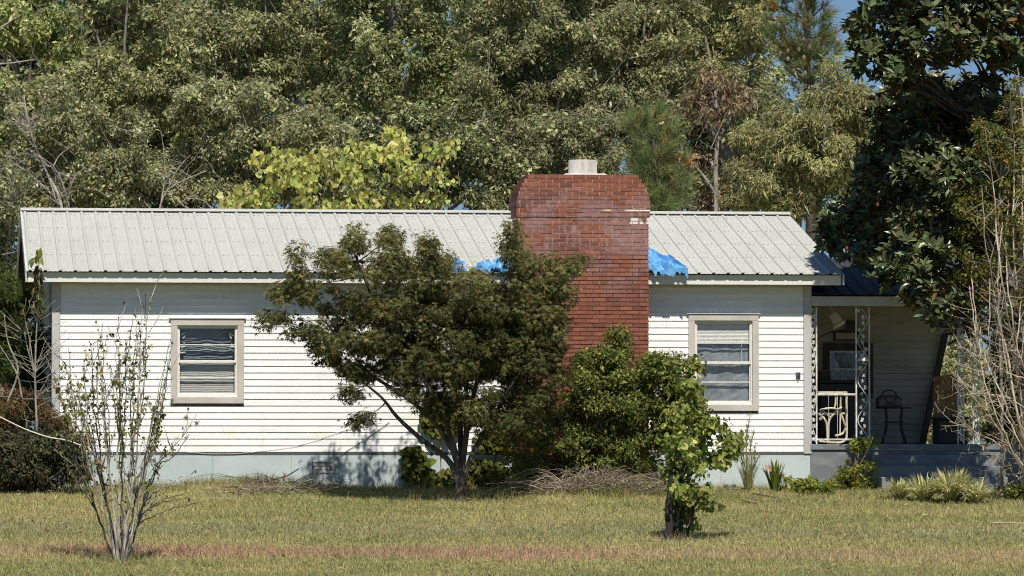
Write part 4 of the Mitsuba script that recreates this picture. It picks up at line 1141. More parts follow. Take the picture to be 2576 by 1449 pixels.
# bare saplings above the left end of the roof
rs = np.random.RandomState(41)
k = thing('bare_sapling', 'bare grey sapling with forked branches behind the left end of the roof', 'sapling')
mb = MB()
YS = 10.5
for pts, r in (([(168, 620), (150, 500), (115, 430), (85, 360), (68, 290), (60, 240)], 0.034), ([(178, 620), (172, 520), (160, 470), (135, 420), (100, 395), (50, 385)], 0.028), ([(150, 510), (100, 460), (50, 420), (0, 385)], 0.022),
               ([(100, 400), (130, 420), (150, 390), (200, 355)], 0.014), ([(85, 370), (50, 320), (20, 300)], 0.014), ([(110, 425), (60, 455), (10, 470)], 0.014), ([(76, 330), (100, 300), (118, 250)], 0.011), ([(140, 480), (90, 470), (40, 500), (0, 505)], 0.016),
               ([(60, 420), (30, 450), (0, 480)], 0.012), ([(170, 510), (185, 450), (215, 420)], 0.012), ([(120, 440), (140, 500), (150, 540)], 0.014)):
    c = curve([P(u, v, YS + rs.uniform(-.3, .3)) for u, v in pts], 14)
    mb.tube(c, np.linspace(r, r * 0.35, 14), 6)
    for i in range(7):
        j = rs.randint(3, 13)
        d = rand_dirs(rs, 1)[0] * np.array([1, .5, .8]) + np.array([0, 0, 0.3])
        limb(mb, rs, c[j], c[j] + d * rs.uniform(0.25, 0.6), r * 0.35, 0.005, 6, 0.0, 0.08)
put('trunk', mb, 'bark_pale', k, smooth=60)
k = thing('bare_sapling', 'thin leafless branches left of the redbud behind the roof ridge', 'sapling')
mb = MB()
for pts, r in (([(395, 600), (400, 530), (420, 480), (470, 450), (520, 430)], 0.02), ([(400, 540), (415, 440), (412, 380), (405, 330)], 0.015), ([(420, 480), (450, 420), (480, 390)], 0.012), ([(560, 600), (520, 510), (470, 500), (440, 520)], 0.014)):
    c = curve([P(u, v, 9.5) for u, v in pts], 12)
    mb.tube(c, np.linspace(r, r * 0.35, 12), 6)
    for i in range(6):
        j = rs.randint(3, 11)
        d = rand_dirs(rs, 1)[0] * np.array([1, .5, .8]) + np.array([0, 0, 0.3])
        limb(mb, rs, c[j], c[j] + d * rs.uniform(0.2, 0.5), r * 0.4, 0.005, 6, 0.0, 0.08)
put('trunk', mb, 'bark_pale', k, smooth=60)
k = thing('bare_branch', 'pale bare branch reaching in at the left edge of the wood', 'branch')
mb = MB()
for pts in ([(-170, 1130), (-165, 700), (-160, 350), (-130, 190), (0, 160), (50, 158), (85, 150)], [(-150, 230), (-100, 130), (0, 70), (35, 45), (40, 10)]):
    mb.tube(curve([P(u, v, 13) for u, v in pts], 22), np.linspace(0.07 if len(pts) > 5 else 0.03, 0.012, 22), 6)
put('wood', mb, 'bark_pale', k, smooth=60)

# yellow redbud behind the roof
rs = np.random.RandomState(51)
k = thing('redbud_tree', 'small tree with big yellow green heart shaped leaves rising behind the roof ridge', 'tree')
YR = 7.6
ELR = [(1010, 340, 45, 32), (1105, 370, 45, 40), (940, 390, 70, 35), (700, 395, 55, 30), (830, 400, 90, 35), (760, 440, 90, 45), (900, 450, 100, 50), (1040, 430, 80, 40), (1130, 450, 55, 35), (660, 480, 70, 40), (590, 510, 45, 22), (800, 510, 120, 35), (950, 510, 100, 35), (1080, 500, 60, 30), (1000, 390, 50, 40), (655, 400, 20, 30), (620, 530, 80, 20)]
C, R = fill(rs, ELR, YR, (0.13, 0.24), 0.6, 1.3)
mb = MB()
n = np.maximum(3, (R[:, 0] * 95).astype(int))
clump_leaves(mb, rs, C, R * 1.15, (n * 1.5).astype(int), 0.085, 0.95, PALEY, HEART, shell=0.3, droop=0.9, outw=0.3, upw=0.25, rnd=0.75, tint=0.1)
put('crown', mb, 'leaf', k)
mb = MB()
b = np.array([P(860, 600, YR)[0], YR, -0.05])
for (u, v) in ((1010, 330), (1120, 360), (930, 380), (830, 390), (700, 390), (650, 470), (580, 515), (1140, 450), (780, 450), (1000, 450)):
    e = P(u, v, YR)
    mb.tube(curve([b + rs.normal(0, .08, 3) * [1, 1, 0], b * 0.55 + e * 0.45 + [0, 0, 0.5], e], 12), np.linspace(0.035, 0.008, 12), 6)
put('trunk', mb, 'bark_dark', k, smooth=60)

# ------------------------------------------------------------------ left of the house
tree('forest_tree', 'shady tree filling the gap beside the left gable wall', 'tree', 11, [(70, 700, 80, 90), (60, 850, 80, 110), (60, 1020, 90, 100), (0, 900, 70, 120)], DARKG + GREEN[:1], 0.085, 0.5, 1.3, 305, trunk=[(50, 1000), (55, 850), (60, 720)], trunk_r=0.08, limbs=6)
tree('forest_tree', 'brown green tree left of the roof end', 'tree', 9, [(10, 560, 60, 60), (0, 660, 60, 70), (20, 460, 70, 60)], BROWNOL + DARKG[:1], 0.075, 0.45, 1.6, 301, trunk=[(0, 900), (5, 650), (10, 480)], group=GW)
rs = np.random.RandomState(55)
tree('cedar', 'dark green feathery cedar at the left edge beside the house wall', 'tree', 1.2, [(20, 790, 80, 80), (60, 860, 60, 70), (20, 920, 90, 80), (0, 720, 60, 60), (70, 960, 50, 60), (50, 1030, 80, 60), (0, 1080, 90, 80)], [(0.12, 0.165, 0.055, 5), (0.17, 0.22, 0.075, 3), (0.075, 0.10, 0.036, 4)], 0.08, 0.18, 1.5, 302, sub=(0.14, 0.26), depth=0.7, dens=1.1, trunk=[(25, 1100), (20, 900), (10, 720)], trunk_r=0.05, limbs=12, droop=0.1)
tree('camellia_bush', 'dense dark leafy bush at the lower left beside the house corner', 'bush', -1.2, [(40, 1130, 90, 70), (130, 1120, 60, 60), (60, 1190, 110, 50), (170, 1180, 50, 50), (190, 1140, 35, 45), (0, 1180, 80, 60), (200, 1200, 30, 35)], [(0.095, 0.110, 0.058, 5), (0.145, 0.155, 0.090, 3), (0.18, 0.14, 0.075, 1.5)], 0.088, 0.36, 1.9, 303, sub=(0.12, 0.2), depth=0.6, dens=1.25, trunk=[(80, 1200), (80, 1120)], trunk_r=0.03, limbs=10, shape=KITE, crown='foliage')
tree('azalea_bush', 'reddish brown bush above the dark bush at the left edge', 'bush', -0.5, [(30, 1010, 60, 45), (90, 1020, 45, 45), (150, 1080, 50, 40), (10, 1050, 60, 40), (120, 1050, 40, 40), (200, 1120, 30, 40)], [(0.20, 0.115, 0.065, 5), (0.15, 0.13, 0.065, 4), (0.28, 0.16, 0.085, 2), (0.22, 0.22, 0.07, 1)], 0.05, 0.4, 1.2, 304, sub=(0.1, 0.18), depth=0.5, dens=1.0, trunk=[(60, 1150), (70, 1040)], trunk_r=0.025, limbs=10, crown='foliage')

k = thing('tall_weed', 'tall weed with drooping wilted leaves before the left end of the roof', 'weed')
rs = np.random.RandomState(61)
YW_ = -1.0
st = curve([P(92, 1060, YW_), P(88, 950, YW_), P(92, 830, YW_), P(98, 720, YW_), P(97, 648, YW_)], 24)
st2 = curve([P(88, 960, YW_), P(75, 860, YW_), P(62, 800, YW_), P(56, 765, YW_)], 14)
b0 = st[0].copy(); b0[2] = gz(b0[0], b0[1])
mb = MB().tube(np.vstack([b0, st]), np.linspace(0.018, 0.007, 25), 6).tube(st2, np.linspace(0.012, 0.006, 14), 6)
for i in range(16):
    j = rs.randint(3, 16)
    limb(mb, rs, st[j], st[j] + np.array([rs.uniform(-0.45, 0.45), rs.uniform(-.2, .2), rs.uniform(0.15, 0.5)]), 0.005, 0.003, 6, 0)
put('stem', mb, 'bark_pale', k, smooth=60)
mb = MB()
pos = np.vstack([st[15:][rs.randint(0, 9, 46)], st2[10:][rs.randint(0, 4, 16)]]) + rs.normal(0, 0.035, (62, 3))
dirs = rs.normal(0, 0.45, (62, 3)) + np.array([0, 0, -0.9])
topm = pos[:, 2] > st[22][2]
dirs[topm] = rs.normal(0, 0.8, (topm.sum(), 3)) + [0, 0, 0.1]
col = palette(rs, 62, [(0.075, 0.085, 0.04, 4), (0.11, 0.12, 0.05, 2), (0.20, 0.11, 0.04, 0.5)])
col[topm] = palette(rs, topm.sum(), [(0.42, 0.42, 0.10, 1), (0.2, 0.25, 0.07, 1)])
leaves(mb, pos, rand_dirs(rs, 62), dirs, 0.17, 0.5, col, OVAL)
put('foliage', mb, 'leaf', k)

k = thing('bare_sapling', 'thin bare sapling with fine side twigs left of the white house corner', 'sapling')
mb = MB()
c = curve([P(90, 1190, -0.8), P(90, 1050, -0.8), P(88, 950, -0.8), P(70, 880, -0.8), P(55, 800, -0.8)], 20)
mb.tube(c, np.linspace(0.02, 0.006, 20), 6)
for i in range(40):
    j = rs.randint(6, 19)
    limb(mb, rs, c[j], c[j] + np.array([rs.uniform(-0.7, 0.7), rs.uniform(-.3, .3), rs.uniform(0.0, 0.55)]), 0.006, 0.003, 7, 0, 0.06)
c = curve([P(20, 1010, -0.9), P(45, 930, -0.9), P(20, 860, -0.9), P(10, 790, -0.9)], 14)
mb.tube(c, np.linspace(0.02, 0.008, 14), 6)
c = curve([P(55, 1000, -0.9), P(42, 940, -0.9), P(0, 870, -0.9)], 14)
mb.tube(c, np.linspace(0.018, 0.008, 14), 6)
put('trunk', mb, 'bark_pale', k, smooth=60)

# white cable slung from the left, and the loose line along the foundation
k = thing('white_cable', 'white cable sagging from the left edge to the twiggy shrub', 'cable')
put('line', MB().tube(curve([P(-60, 1020, -3.2), P(0, 1049, -3.2), P(60, 1078, -3.2), P(120, 1099, -3.2), P(170, 1108, -3.2), P(215, 1124, -3.2), P(260, 1130, -3.2)], 40), 0.010, 6), 'cable_white', k, smooth=60)
k = thing('loose_wire', 'thin pale wire looping along the blue grey foundation', 'wire')
put('line', MB().tube(curve([P(470, 1138, -0.026), P(560, 1142, -0.026), P(640, 1137, -0.026), P(760, 1118, -0.026), P(860, 1085, -0.026), P(960, 1062, -0.026)], 40), 0.003, 5), 'cable_white', k, smooth=60)
k = thing('loose_wire', 'dark wire rising from the foundation vent toward the maple', 'wire')
put('line', MB().tube(curve([P(836, 1160, -0.028), P(880, 1130, -0.026), P(930, 1098, -0.026), P(980, 1062, -0.026)], 16), 0.004, 5), 'grey_plastic', k, smooth=60)

# ------------------------------------------------------------------ the twiggy shrub in front
rs = np.random.RandomState(71)
k = thing('twiggy_shrub', 'tall nearly leafless shrub of many grey stems at the front left of the lawn', 'shrub')
B0 = G(303, 1416)
YT0 = B0[1]
stems, dkst = MB(), MB()
tips, mids = [], []
ns = 13
for i in range(ns):
    u = -1 + 2 * (i + rs.uniform(-0.4, 0.4)) / (ns - 1)
    tx = 318 + 172 * u
    ty = 745 + 150 * abs(u) ** 2.2 + rs.uniform(-25, 150) + (max(0, tx - 395) / 95) ** 1.5 * 190
    yo = rs.uniform(-0.55, 0.55)
    bx = 305 + 13 * u + rs.uniform(-5, 5)
    q = [P(bx, 1425, YT0 + 0.1 * yo), P(305 + 40 * u, 1330 + rs.uniform(-15, 15), YT0 + 0.2 * yo), P(308 + 95 * u, 1180, YT0 + 0.5 * yo), P(313 + 140 * u + rs.uniform(-8, 8), ty * 0.45 + 1180 * 0.55, YT0 + 0.8 * yo), P(tx, ty, YT0 + yo)]
    c = curve(q, 22) + rs.normal(0, 0.011, (22, 3))
    c[0, 2] = min(c[0, 2], gz(c[0, 0], c[0, 1]))
    r0 = rs.uniform(0.010, 0.017)
    (stems if i % 3 else dkst).tube(c, np.linspace(r0, 0.0045, 22), 6)
    tips.append(c[-1])
    for j in range(3):
        a_ = rs.randint(6, 13)
        ex, ey = tx + rs.uniform(-34, 34), ty + rs.uniform(-10, 190)
        e = P(ex, ey, YT0 + yo + rs.uniform(-.2, .2))
        q = curve([c[a_], c[a_] * 0.55 + e * 0.45 + [rs.uniform(-.06, .06), 0, 0.05], e], 16) + rs.normal(0, 0.008, (16, 3))
        q[0] = c[a_]
        (stems if (i + j) % 2 else dkst).tube(q, np.linspace(0.008, 0.004, 16), 6)
        tips.append(e)
        mids.append(q[4:])
    for j in range(rs.randint(9, 15)):
        a_ = rs.randint(5, 21)
        d = np.array([rs.uniform(-0.5, 0.5) + 0.15 * u, rs.uniform(-.3, .3), rs.uniform(0.5, 1.0)])
        e = c[a_] + unit(d) * rs.uniform(0.12, 0.5)
        p = limb(stems, rs, c[a_], e, 0.0055, 0.003, 6, -0.03, 0.06)
        tips.append(e)
        mids.append(p)
    mids.append(c[6:])
base = MB()
for i in range(5):
    a_ = i / 5 * 6.28 + 0.3
    o = np.array([math.cos(a_) * 0.075, math.sin(a_) * 0.06, 0])
    base.tube(curve([B0 + o * 0.8 + [0, 0, -0.05], B0 + o * 0.9 + [0, 0, 0.15], B0 + o * 1.9 + [0, 0, rs.uniform(0.4, 0.7)]], 8), np.linspace(rs.uniform(0.026, 0.038), 0.014, 8), 7)
put('stems', stems, 'bark_white', k, smooth=60)
put('stems', dkst, 'bark_maple', k, smooth=60)
put('trunk', base, 'bark_white', k, smooth=60)
allp = np.vstack(mids)
zlo, zhi = P(300, 1200, YT0)[2], P(300, 800, YT0)[2]
w_ = np.exp(-((allp[:, 2] - (zlo + zhi) / 2) / (0.55 * (zhi - zlo))) ** 2) * np.where(allp[:, 0] < P(400, 1000, YT0)[0], 1, 0.35)
sel = rs.choice(len(allp), 1500, p=w_ / w_.sum())
mb = MB()
n = len(sel)
leaves(mb, allp[sel] + rs.normal(0, 0.02, (n, 3)), rand_dirs(rs, n) + [0, -.3, .4], rand_dirs(rs, n) + [0, 0, -0.1], 0.042 * np.exp(rs.normal(0, 0.3, n)), 0.62, palette(rs, n, [(0.26, 0.28, 0.075, 5), (0.17, 0.19, 0.055, 4), (0.40, 0.37, 0.10, 2), (0.42, 0.25, 0.08, 0.7), (0.10, 0.09, 0.045, 2)]), HEART)
put('foliage', mb, 'leaf', k)
mb = MB()
for t in tips:
    if rs.rand() < 0.55:
        s = rs.uniform(0.012, 0.022)
        mb.lathe([(0, -s), (s * 0.8, -0.2 * s), (s * 0.55, s * 0.9), (0, s * 1.2)], t, 6)
put('seed_pods', mb, 'dry_twig', k, kind='stuff')
mb = MB()
for u, v in ((495, 1064), (433, 1010), (467, 1050), (398, 1085)):     # tufts of lichen
    c = P(u, v, YT0)
    d = rand_dirs(rs, 60)
    leaves(mb, np.tile(c, (60, 1)), rand_dirs(rs, 60), d, 0.06, 0.12, np.tile([0.33, 0.37, 0.27], (60, 1)), BLADE)
put('lichen', mb, 'leaf', k, kind='stuff')

# ------------------------------------------------------------------ the maple
rs = np.random.RandomState(81)
k = thing('maple_tree', 'bushy maple with bronze green leaves and several stems before the house', 'tree')
BM = G(1155, 1256)
YM = -3.0
ELM = [(748, 640, 24, 34), (700, 740, 42, 38), (770, 725, 70, 50), (690, 803, 66, 24), (660, 806, 26, 14), (775, 825, 70, 36), (890, 600, 26, 48), (862, 670, 62, 48), (835, 640, 26, 34), (980, 590, 26, 44), (970, 670, 72, 62), (1075, 595, 24, 42), (1070, 680, 72, 58),
       (1180, 710, 72, 50), (1285, 590, 20, 46), (1300, 660, 52, 56), (1330, 700, 72, 56), (1420, 670, 55, 40), (1410, 740, 66, 56), (870, 770, 105, 62), (1030, 780, 130, 82), (1200, 800, 130, 80), (1340, 810, 100, 76), (860, 870, 95, 50), (1000, 890, 130, 66),
       (1170, 910, 140, 72), (1320, 910, 110, 64), (1395, 850, 55, 50), (900, 945, 70, 34), (1060, 975, 85, 42), (1200, 990, 100, 48), (1330, 1000, 80, 55), (1300, 1060, 70, 40), (900, 1055, 42, 18), (885, 1060, 26, 14), (918, 1048, 26, 12), (870, 930, 60, 30), (820, 890, 50, 30), (880, 985, 45, 24), (1400, 950, 50, 40), (1130, 1040, 60, 30)]
C, R = fill(rs, ELM + [(980, 830, 150, 90), (1150, 850, 180, 110), (1280, 880, 140, 90), (1100, 760, 120, 60), (1250, 760, 110, 60), (1080, 930, 150, 50), (1160, 1040, 90, 40), (1280, 1080, 90, 45), (1090, 1010, 60, 40), (1230, 1050, 70, 45), (748, 680, 26, 40), (890, 640, 34, 56), (980, 630, 34, 60), (1075, 630, 32, 56), (1288, 630, 30, 56), (920, 610, 16, 26), (810, 650, 22, 34), (1015, 640, 24, 40), (1120, 660, 30, 40), (1450, 660, 30, 26), (1370, 660, 36, 34)], YM, (0.11, 0.21), 1.0, 2.4)
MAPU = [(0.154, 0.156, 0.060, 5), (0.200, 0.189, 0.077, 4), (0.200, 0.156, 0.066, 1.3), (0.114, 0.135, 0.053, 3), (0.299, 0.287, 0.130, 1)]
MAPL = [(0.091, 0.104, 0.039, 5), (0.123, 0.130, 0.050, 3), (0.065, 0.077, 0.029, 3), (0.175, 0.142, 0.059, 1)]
mb = MB()
n_each = np.maximum(5, (R[:, 0] * R[:, 2] * 3400).astype(int))
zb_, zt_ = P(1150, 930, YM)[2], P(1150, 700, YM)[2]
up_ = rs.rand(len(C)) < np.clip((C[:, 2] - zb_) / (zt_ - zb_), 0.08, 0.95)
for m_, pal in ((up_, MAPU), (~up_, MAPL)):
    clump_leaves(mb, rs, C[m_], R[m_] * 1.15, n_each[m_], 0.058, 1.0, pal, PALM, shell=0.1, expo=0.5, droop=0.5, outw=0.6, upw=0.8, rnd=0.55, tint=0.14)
put('crown', mb, 'leaf', k)
mb = MB()
main = []
for pts, r in (([(1155, 1262), (1152, 1200), (1146, 1150), (1110, 1085), (1060, 1030), (1000, 985), (930, 940), (860, 860)], 0.052),
               ([(1153, 1215), (1130, 1160), (1060, 1105), (1000, 1050), (960, 1000), (905, 955)], 0.05),
               ([(1160, 1262), (1162, 1180), (1158, 1100), (1150, 1000), (1100, 880), (1060, 760), (1030, 660)], 0.058),
               ([(1160, 1200), (1170, 1120), (1185, 1020), (1215, 900), (1230, 780), (1240, 700)], 0.045),
               ([(1163, 1220), (1190, 1140), (1235, 1060), (1280, 980), (1330, 880), (1380, 760)], 0.046),
               ([(1150, 1150), (1120, 1060), (1095, 1000), (1040, 920), (960, 800), (900, 660)], 0.045),
               ([(1170, 1120), (1175, 1000), (1150, 860), (1180, 740)], 0.04), ([(1235, 1060), (1300, 1010), (1400, 920)], 0.035)):
    c = curve([P(u, v, YM + (rs.uniform(-0.45, 0.45) if i > 1 else 0)) for i, (u, v) in enumerate(pts)], 18)
    mb.tube(c, np.linspace(r, 0.014, 18), 8)
    main.append(c)
mp = np.vstack([c[6:] for c in main])
for c in C[rs.permutation(len(C))[:170]]:
    j = np.argmin(np.linalg.norm(mp - c, axis=1) + 0.6 * np.maximum(0, mp[:, 2] - c[2]))
    limb(mb, rs, mp[j], c, 0.012, 0.004, 7, 0.02)
put('trunk', mb, 'bark_maple', k, smooth=60)

# ------------------------------------------------------------------ shrubs right of the maple
tree('privet_bush', 'large glossy green bush covering the foot of the brick chimney', 'bush', -1.55, [(1540, 850, 22, 42), (1525, 900, 40, 40), (1480, 935, 50, 36), (1570, 940, 70, 45), (1450, 985, 48, 40), (1640, 945, 55, 40), (1520, 1010, 95, 55), (1620, 1030, 95, 60), (1440, 1060, 60, 50), (1550, 1090, 110, 55), (1690, 980, 50, 60), (1700, 930, 24, 26), (1440, 1130, 60, 45), (1640, 1120, 60, 50), (1360, 1080, 60, 50), (1340, 1150, 60, 50), (1480, 1160, 60, 35), (1550, 880, 40, 50), (1590, 960, 80, 40), (1640, 930, 60, 40), (1470, 920, 50, 36), (1680, 1060, 60, 60), (1500, 970, 80, 40), (1360, 1010, 60, 50), (1330, 1190, 50, 40), (1580, 1160, 90, 35), (1560, 1020, 120, 60)],
     [(0.175, 0.210, 0.060, 5), (0.235, 0.265, 0.080, 4), (0.105, 0.135, 0.042, 4), (0.37, 0.36, 0.11, 1.2), (0.52, 0.47, 0.12, 0.25)], 0.056, 0.48, 2.2, 401, sub=(0.13, 0.23), depth=0.55, dens=0.95, trunk=[(1530, 1180), (1530, 1060), (1540, 920)], trunk_r=0.03, limbs=40, barkm='bark_dark', crown='foliage')
tree('leafy_bush', 'bright lobed shrub leaves between the chimney bush and the right window', 'bush', -1.9, [(1700, 1010, 45, 60), (1730, 960, 28, 36), (1690, 1080, 50, 50), (1760, 1010, 40, 40), (1715, 905, 12, 18)],
     [(0.20, 0.235, 0.055, 5), (0.27, 0.29, 0.075, 3), (0.12, 0.15, 0.036, 2)], 0.062, 0.9, 1.7, 402, sub=(0.11, 0.2), depth=0.4, dens=0.8, trunk=[(1700, 1200), (1705, 1060), (1715, 920)], trunk_r=0.02, limbs=14, shape=HEART, crown='foliage')
rs = np.random.RandomState(91)
k = thing('burnt_stump_tree', 'small leafy tree sprouting from a blackened stump on the right lawn', 'tree')
BS = G(1702, 1362)
YSm = BS[1]
ELS = [(1745, 1030, 62, 44), (1800, 1075, 60, 44), (1730, 1100, 66, 46), (1838, 1095, 30, 38), (1765, 1160, 78, 44), (1828, 1140, 36, 36), (1735, 970, 24, 40), (1700, 1195, 40, 38), (1750, 1235, 48, 30), (1786, 1268, 26, 16), (1716, 1275, 34, 28), (1700, 1150, 40, 40), (1700, 1030, 30, 40), (1725, 1315, 20, 18), (1700, 1240, 34, 46), (1718, 1290, 30, 22), (1852, 1110, 24, 36)]
C, R = fill(rs, ELS, YSm, (0.10, 0.18), 0.45, 1.5)
mb = MB()
clump_leaves(mb, rs, C, R, np.maximum(3, (R[:, 0] * R[:, 2] * 3100).astype(int)), 0.060, 0.92, [(0.27, 0.32, 0.085, 5), (0.36, 0.40, 0.125, 3), (0.16, 0.20, 0.055, 3), (0.44, 0.42, 0.12, 0.6)], HEART, shell=0.1, expo=0.5, droop=0.6, upw=0.4, rnd=0.8)
put('crown', mb, 'leaf', k)
mb = MB()
for dx_, r0, h, ln in ((1682, 0.062, 1.05, 0.06), (1700, 0.026, 0.95, 0.1), (1716, 0.034, 0.85, 0.12), (1734, 0.022, 0.65, 0.16)):
    b = G(dx_, 1362) + [0, rs.uniform(-.05, .05), -0.06]
    mb.tube(curve([b, b + [0, 0, h * 0.4], b + [ln * 0.4, 0, h * 0.75], b + [ln, 0, h]], 12) + rs.normal(0, 0.006, (12, 3)), np.linspace(r0, r0 * 0.75, 12) * (1 + 0.08 * rs.normal(size=12)), 11)
put('stump', mb, 'bark_burnt', k, smooth=50)
mb = MB()
b = BS + [-0.02, 0, 0.7]
for c in C[rs.permutation(len(C))[:16]]:
    limb(mb, rs, b + rs.normal(0, 0.06, 3), c, 0.014, 0.004, 8, -0.05)
put('branches', mb, 'bark_dark', k, smooth=60)

# climbing ivy on the wall by the maple
rs = np.random.RandomState(95)
IV = [(0.17, 0.19, 0.045, 4), (0.11, 0.135, 0.03, 3), (0.25, 0.24, 0.08, 2), (0.06, 0.08, 0.022, 2), (0.22, 0.12, 0.05, 0.5)]
for nm, lb, ell, npl, seed in (('ivy', 'yellow green ivy hanging on the foundation left of the maple stems', [(1035, 1140, 26, 22), (1030, 1180, 20, 30), (1060, 1170, 26, 26), (1036, 1215, 14, 22), (1078, 1215, 14, 26)], 300, 1),
                              ('ivy', 'ivy leaves scrambling over the foundation right of the maple stems', [(1120, 1210, 26, 32), (1200, 1190, 70, 34), (1180, 1225, 90, 18), (1250, 1200, 32, 34), (1110, 1050, 50, 50), (1240, 1110, 50, 24)], 420, 2)):
    k = thing(nm, lb, 'ivy')
    mb = MB(); vn = MB()
    for (dx, dy, rx, ry) in ell:
        n = int(npl * rx * ry / 2600) + 8
        th, rho = rs.rand(n) * 6.28, np.sqrt(rs.rand(n))
        pos = np.array([P(dx + rx * r_ * math.cos(t), dy + ry * r_ * math.sin(t), -0.06 - 0.14 * rs.rand()) for r_, t in zip(rho, th)])
        leaves(mb, pos, rs.normal(0, 0.45, (n, 3)) + [0, -1, 0.5], rs.normal(0, 0.5, (n, 3)) + [0, 0, -0.8], 0.085 * np.exp(rs.normal(0, 0.2, n)), 0.9, palette(rs, n, IV), HEART)
        vn.tube(curve([P(dx + rs.uniform(-9, 9), 1240, -0.03), P(dx + rs.uniform(-9, 9), dy, -0.03), P(dx + rs.uniform(-9, 9), dy - ry, -0.03)], 10), 0.006, 5)
    put('foliage', mb, 'leaf', k)
    put('vine', vn, 'dry_twig', k)

# ------------------------------------------------------------------ brush piles
def brush(label, x0, x1, y0, y1, n, seed, main=()):
    rs = np.random.RandomState(seed)
    k = thing('brush_pile', label, 'brush pile')
    mb, m2, m3 = MB(), MB(), MB()
    for i in range(n):
        u = rs.uniform(x0, x1)
        s = 1 - ((u - (x0 + x1) / 2) / ((x1 - x0) / 2)) ** 2
        a_ = G(u, y1 - rs.uniform(-6, 10))
        L = rs.uniform(0.35, 1.1)
        ang = rs.rand() * 6.283
        d = np.array([math.cos(ang), 0.5 * math.sin(ang), rs.uniform(0, 0.12)])
        h = rs.uniform(0.03, 1) * s * (y1 - y0) / S / 67
        p = curve([a_ + [0, 0, h * 0.3], a_ + d * L * 0.5 + [0, 0, h * 1.1 + 0.03], a_ + d * L + [0, 0, h * 0.5]], 8) + rs.normal(0, 0.006, (8, 3))
        if rs.rand() < 0.45:
            p = p[:1] + (p[-1:] - p[:1]) * np.linspace(0, 1, 8)[:, None] * rs.uniform(0.5, 1) + rs.normal(0, 0.01, (8, 3)) + [0, 0, h * rs.uniform(0, 0.8)]
        (mb if rs.rand() < 0.6 else m2 if rs.rand() < 0.5 else m3).tube(p, np.linspace(rs.uniform(0.003, 0.007), 0.002, 8), 5)
    put('twigs', mb, 'dry_twig', k, smooth=60, kind='stuff')
    put('twigs', m2, 'bark_tan', k, smooth=60, kind='stuff')
    put('twigs', m3, 'bark_maple', k, smooth=60, kind='stuff')
    for pts, r in main:
        put('stick', MB().tube(curve([P(u, v, Y_) for u, v, Y_ in pts], 12), np.linspace(r, r * 0.45, 12), 7), 'bark_tan' if r < 0.015 else 'bark_grey', k, smooth=60)


brush('pile of dead twigs and a long dark stick before the foundation vent', 560, 830, 1205, 1242, 120, 1, main=[([(600, 1226, -1.5), (660, 1212, -1.4), (715, 1200, -1.3), (752, 1179, -1.1)], 0.017), ([(700, 1228, -1.2), (755, 1205, -1.2), (800, 1180, -0.9), (830, 1160, -0.6)], 0.012), ([(480, 1225, -1.1), (520, 1212, -1.1), (560, 1210, -1.0), (620, 1222, -1.1)], 0.008), ([(570, 1225, -1.2), (610, 1200, -1.2), (640, 1190, -1.2), (690, 1205, -1.2)], 0.009)])
brush('low mound of dry brown branches at the foot of the chimney bush', 1330, 1665, 1186, 1240, 420, 2, main=[([(1345, 1228, -2.5), (1400, 1212, -2.4), (1440, 1200, -2.3)], 0.010), ([(1560, 1204, -2.3), (1610, 1212, -2.3), (1650, 1226, -2.4)], 0.009)])
for lb, pts, r in (('pale broken stick lying on the grass before the lilies', [(1895, 1248), (1925, 1253), (1955, 1258)], 0.022), ('short pale stick on the right lawn', [(1870, 1264), (1885, 1268), (1905, 1272)], 0.018), ('long thin branch lying before the tall grass', [(1800, 1238), (1850, 1236), (1895, 1232), (1945, 1240)], 0.012),
                   ('bleached strip of wood at the right edge of the lawn', [(2490, 1322), (2530, 1321), (2590, 1324)], 0.014), ('dry straw stalk lying left of the twig pile', [(545, 1242), (600, 1243), (650, 1245)], 0.010), ('dry straw stalk farther down the left lawn', [(505, 1262), (560, 1259), (610, 1262)], 0.009)):
    k = thing('stick', lb, 'stick')
    c = curve([G(u, v) + [0, 0, 0.02 + r] for u, v in pts], 10)
    put('wood', MB().tube(c, np.linspace(r, r * 0.6, 10), 7), 'bark_tan' if 'bleached' in lb or 'straw' in lb else 'dry_twig', k, smooth=60)
k = thing('pipe_end', 'dark rounded end of a pipe stub in the weeds by the foundation', 'pipe')
c = P(1836, 1230, -1.2)
put('pipe', MB().lathe([(0.0, 0.02), (0.085, 0.02), (0.10, 0.0), (0.11, -0.06), (0.11, -0.3)], np.array([c[0], c[1], c[2] + 0.05]), 18), 'grey_plastic', k, smooth=40)


# ------------------------------------------------------------------ flowers, grass clumps, weeds by the foundation
def arch_clump(name, label, cat, dx, dy, n, L, w, pal, seed, spread=1.0, Y=None, up=0.8):
    rs = np.random.RandomState(seed)
    k = thing(name, label, cat)
    b = G(dx, dy) if Y is None else np.array([P(dx, dy, Y)[0], Y, gz(P(dx, dy, Y)[0], Y)])
    mb = MB()
    cols = palette(rs, n, pal)
    for i in range(n):
        a_ = rs.rand() * 6.283
        d = np.array([math.cos(a_), math.sin(a_), 0])
        l = L * rs.uniform(0.6, 1.15)
        s = spread * rs.uniform(0.3, 1.0)
        t = np.linspace(0, 1, 6)[:, None]
        c = b + d * 0.05 * rs.rand() + d * (s * l * t) + np.array([0, 0, 1]) * l * (up * 1.4 * t - up * 1.1 * s * t**2)
        sd = np.array([-d[1], d[0], 0]) * w
        wd = np.sin(np.clip(t * 0.85 + 0.15, 0, 1) * np.pi) ** 0.6
        v = np.vstack([c - sd * wd, c + sd * wd])
        q = np.arange(5)
        mb.add(v, np.vstack([np.stack([q, q + 1, q + 7], 1), np.stack([q, q + 7, q + 6], 1)]), cols[i])
    put('blades', mb, 'grass_blade', k)
    return k, b


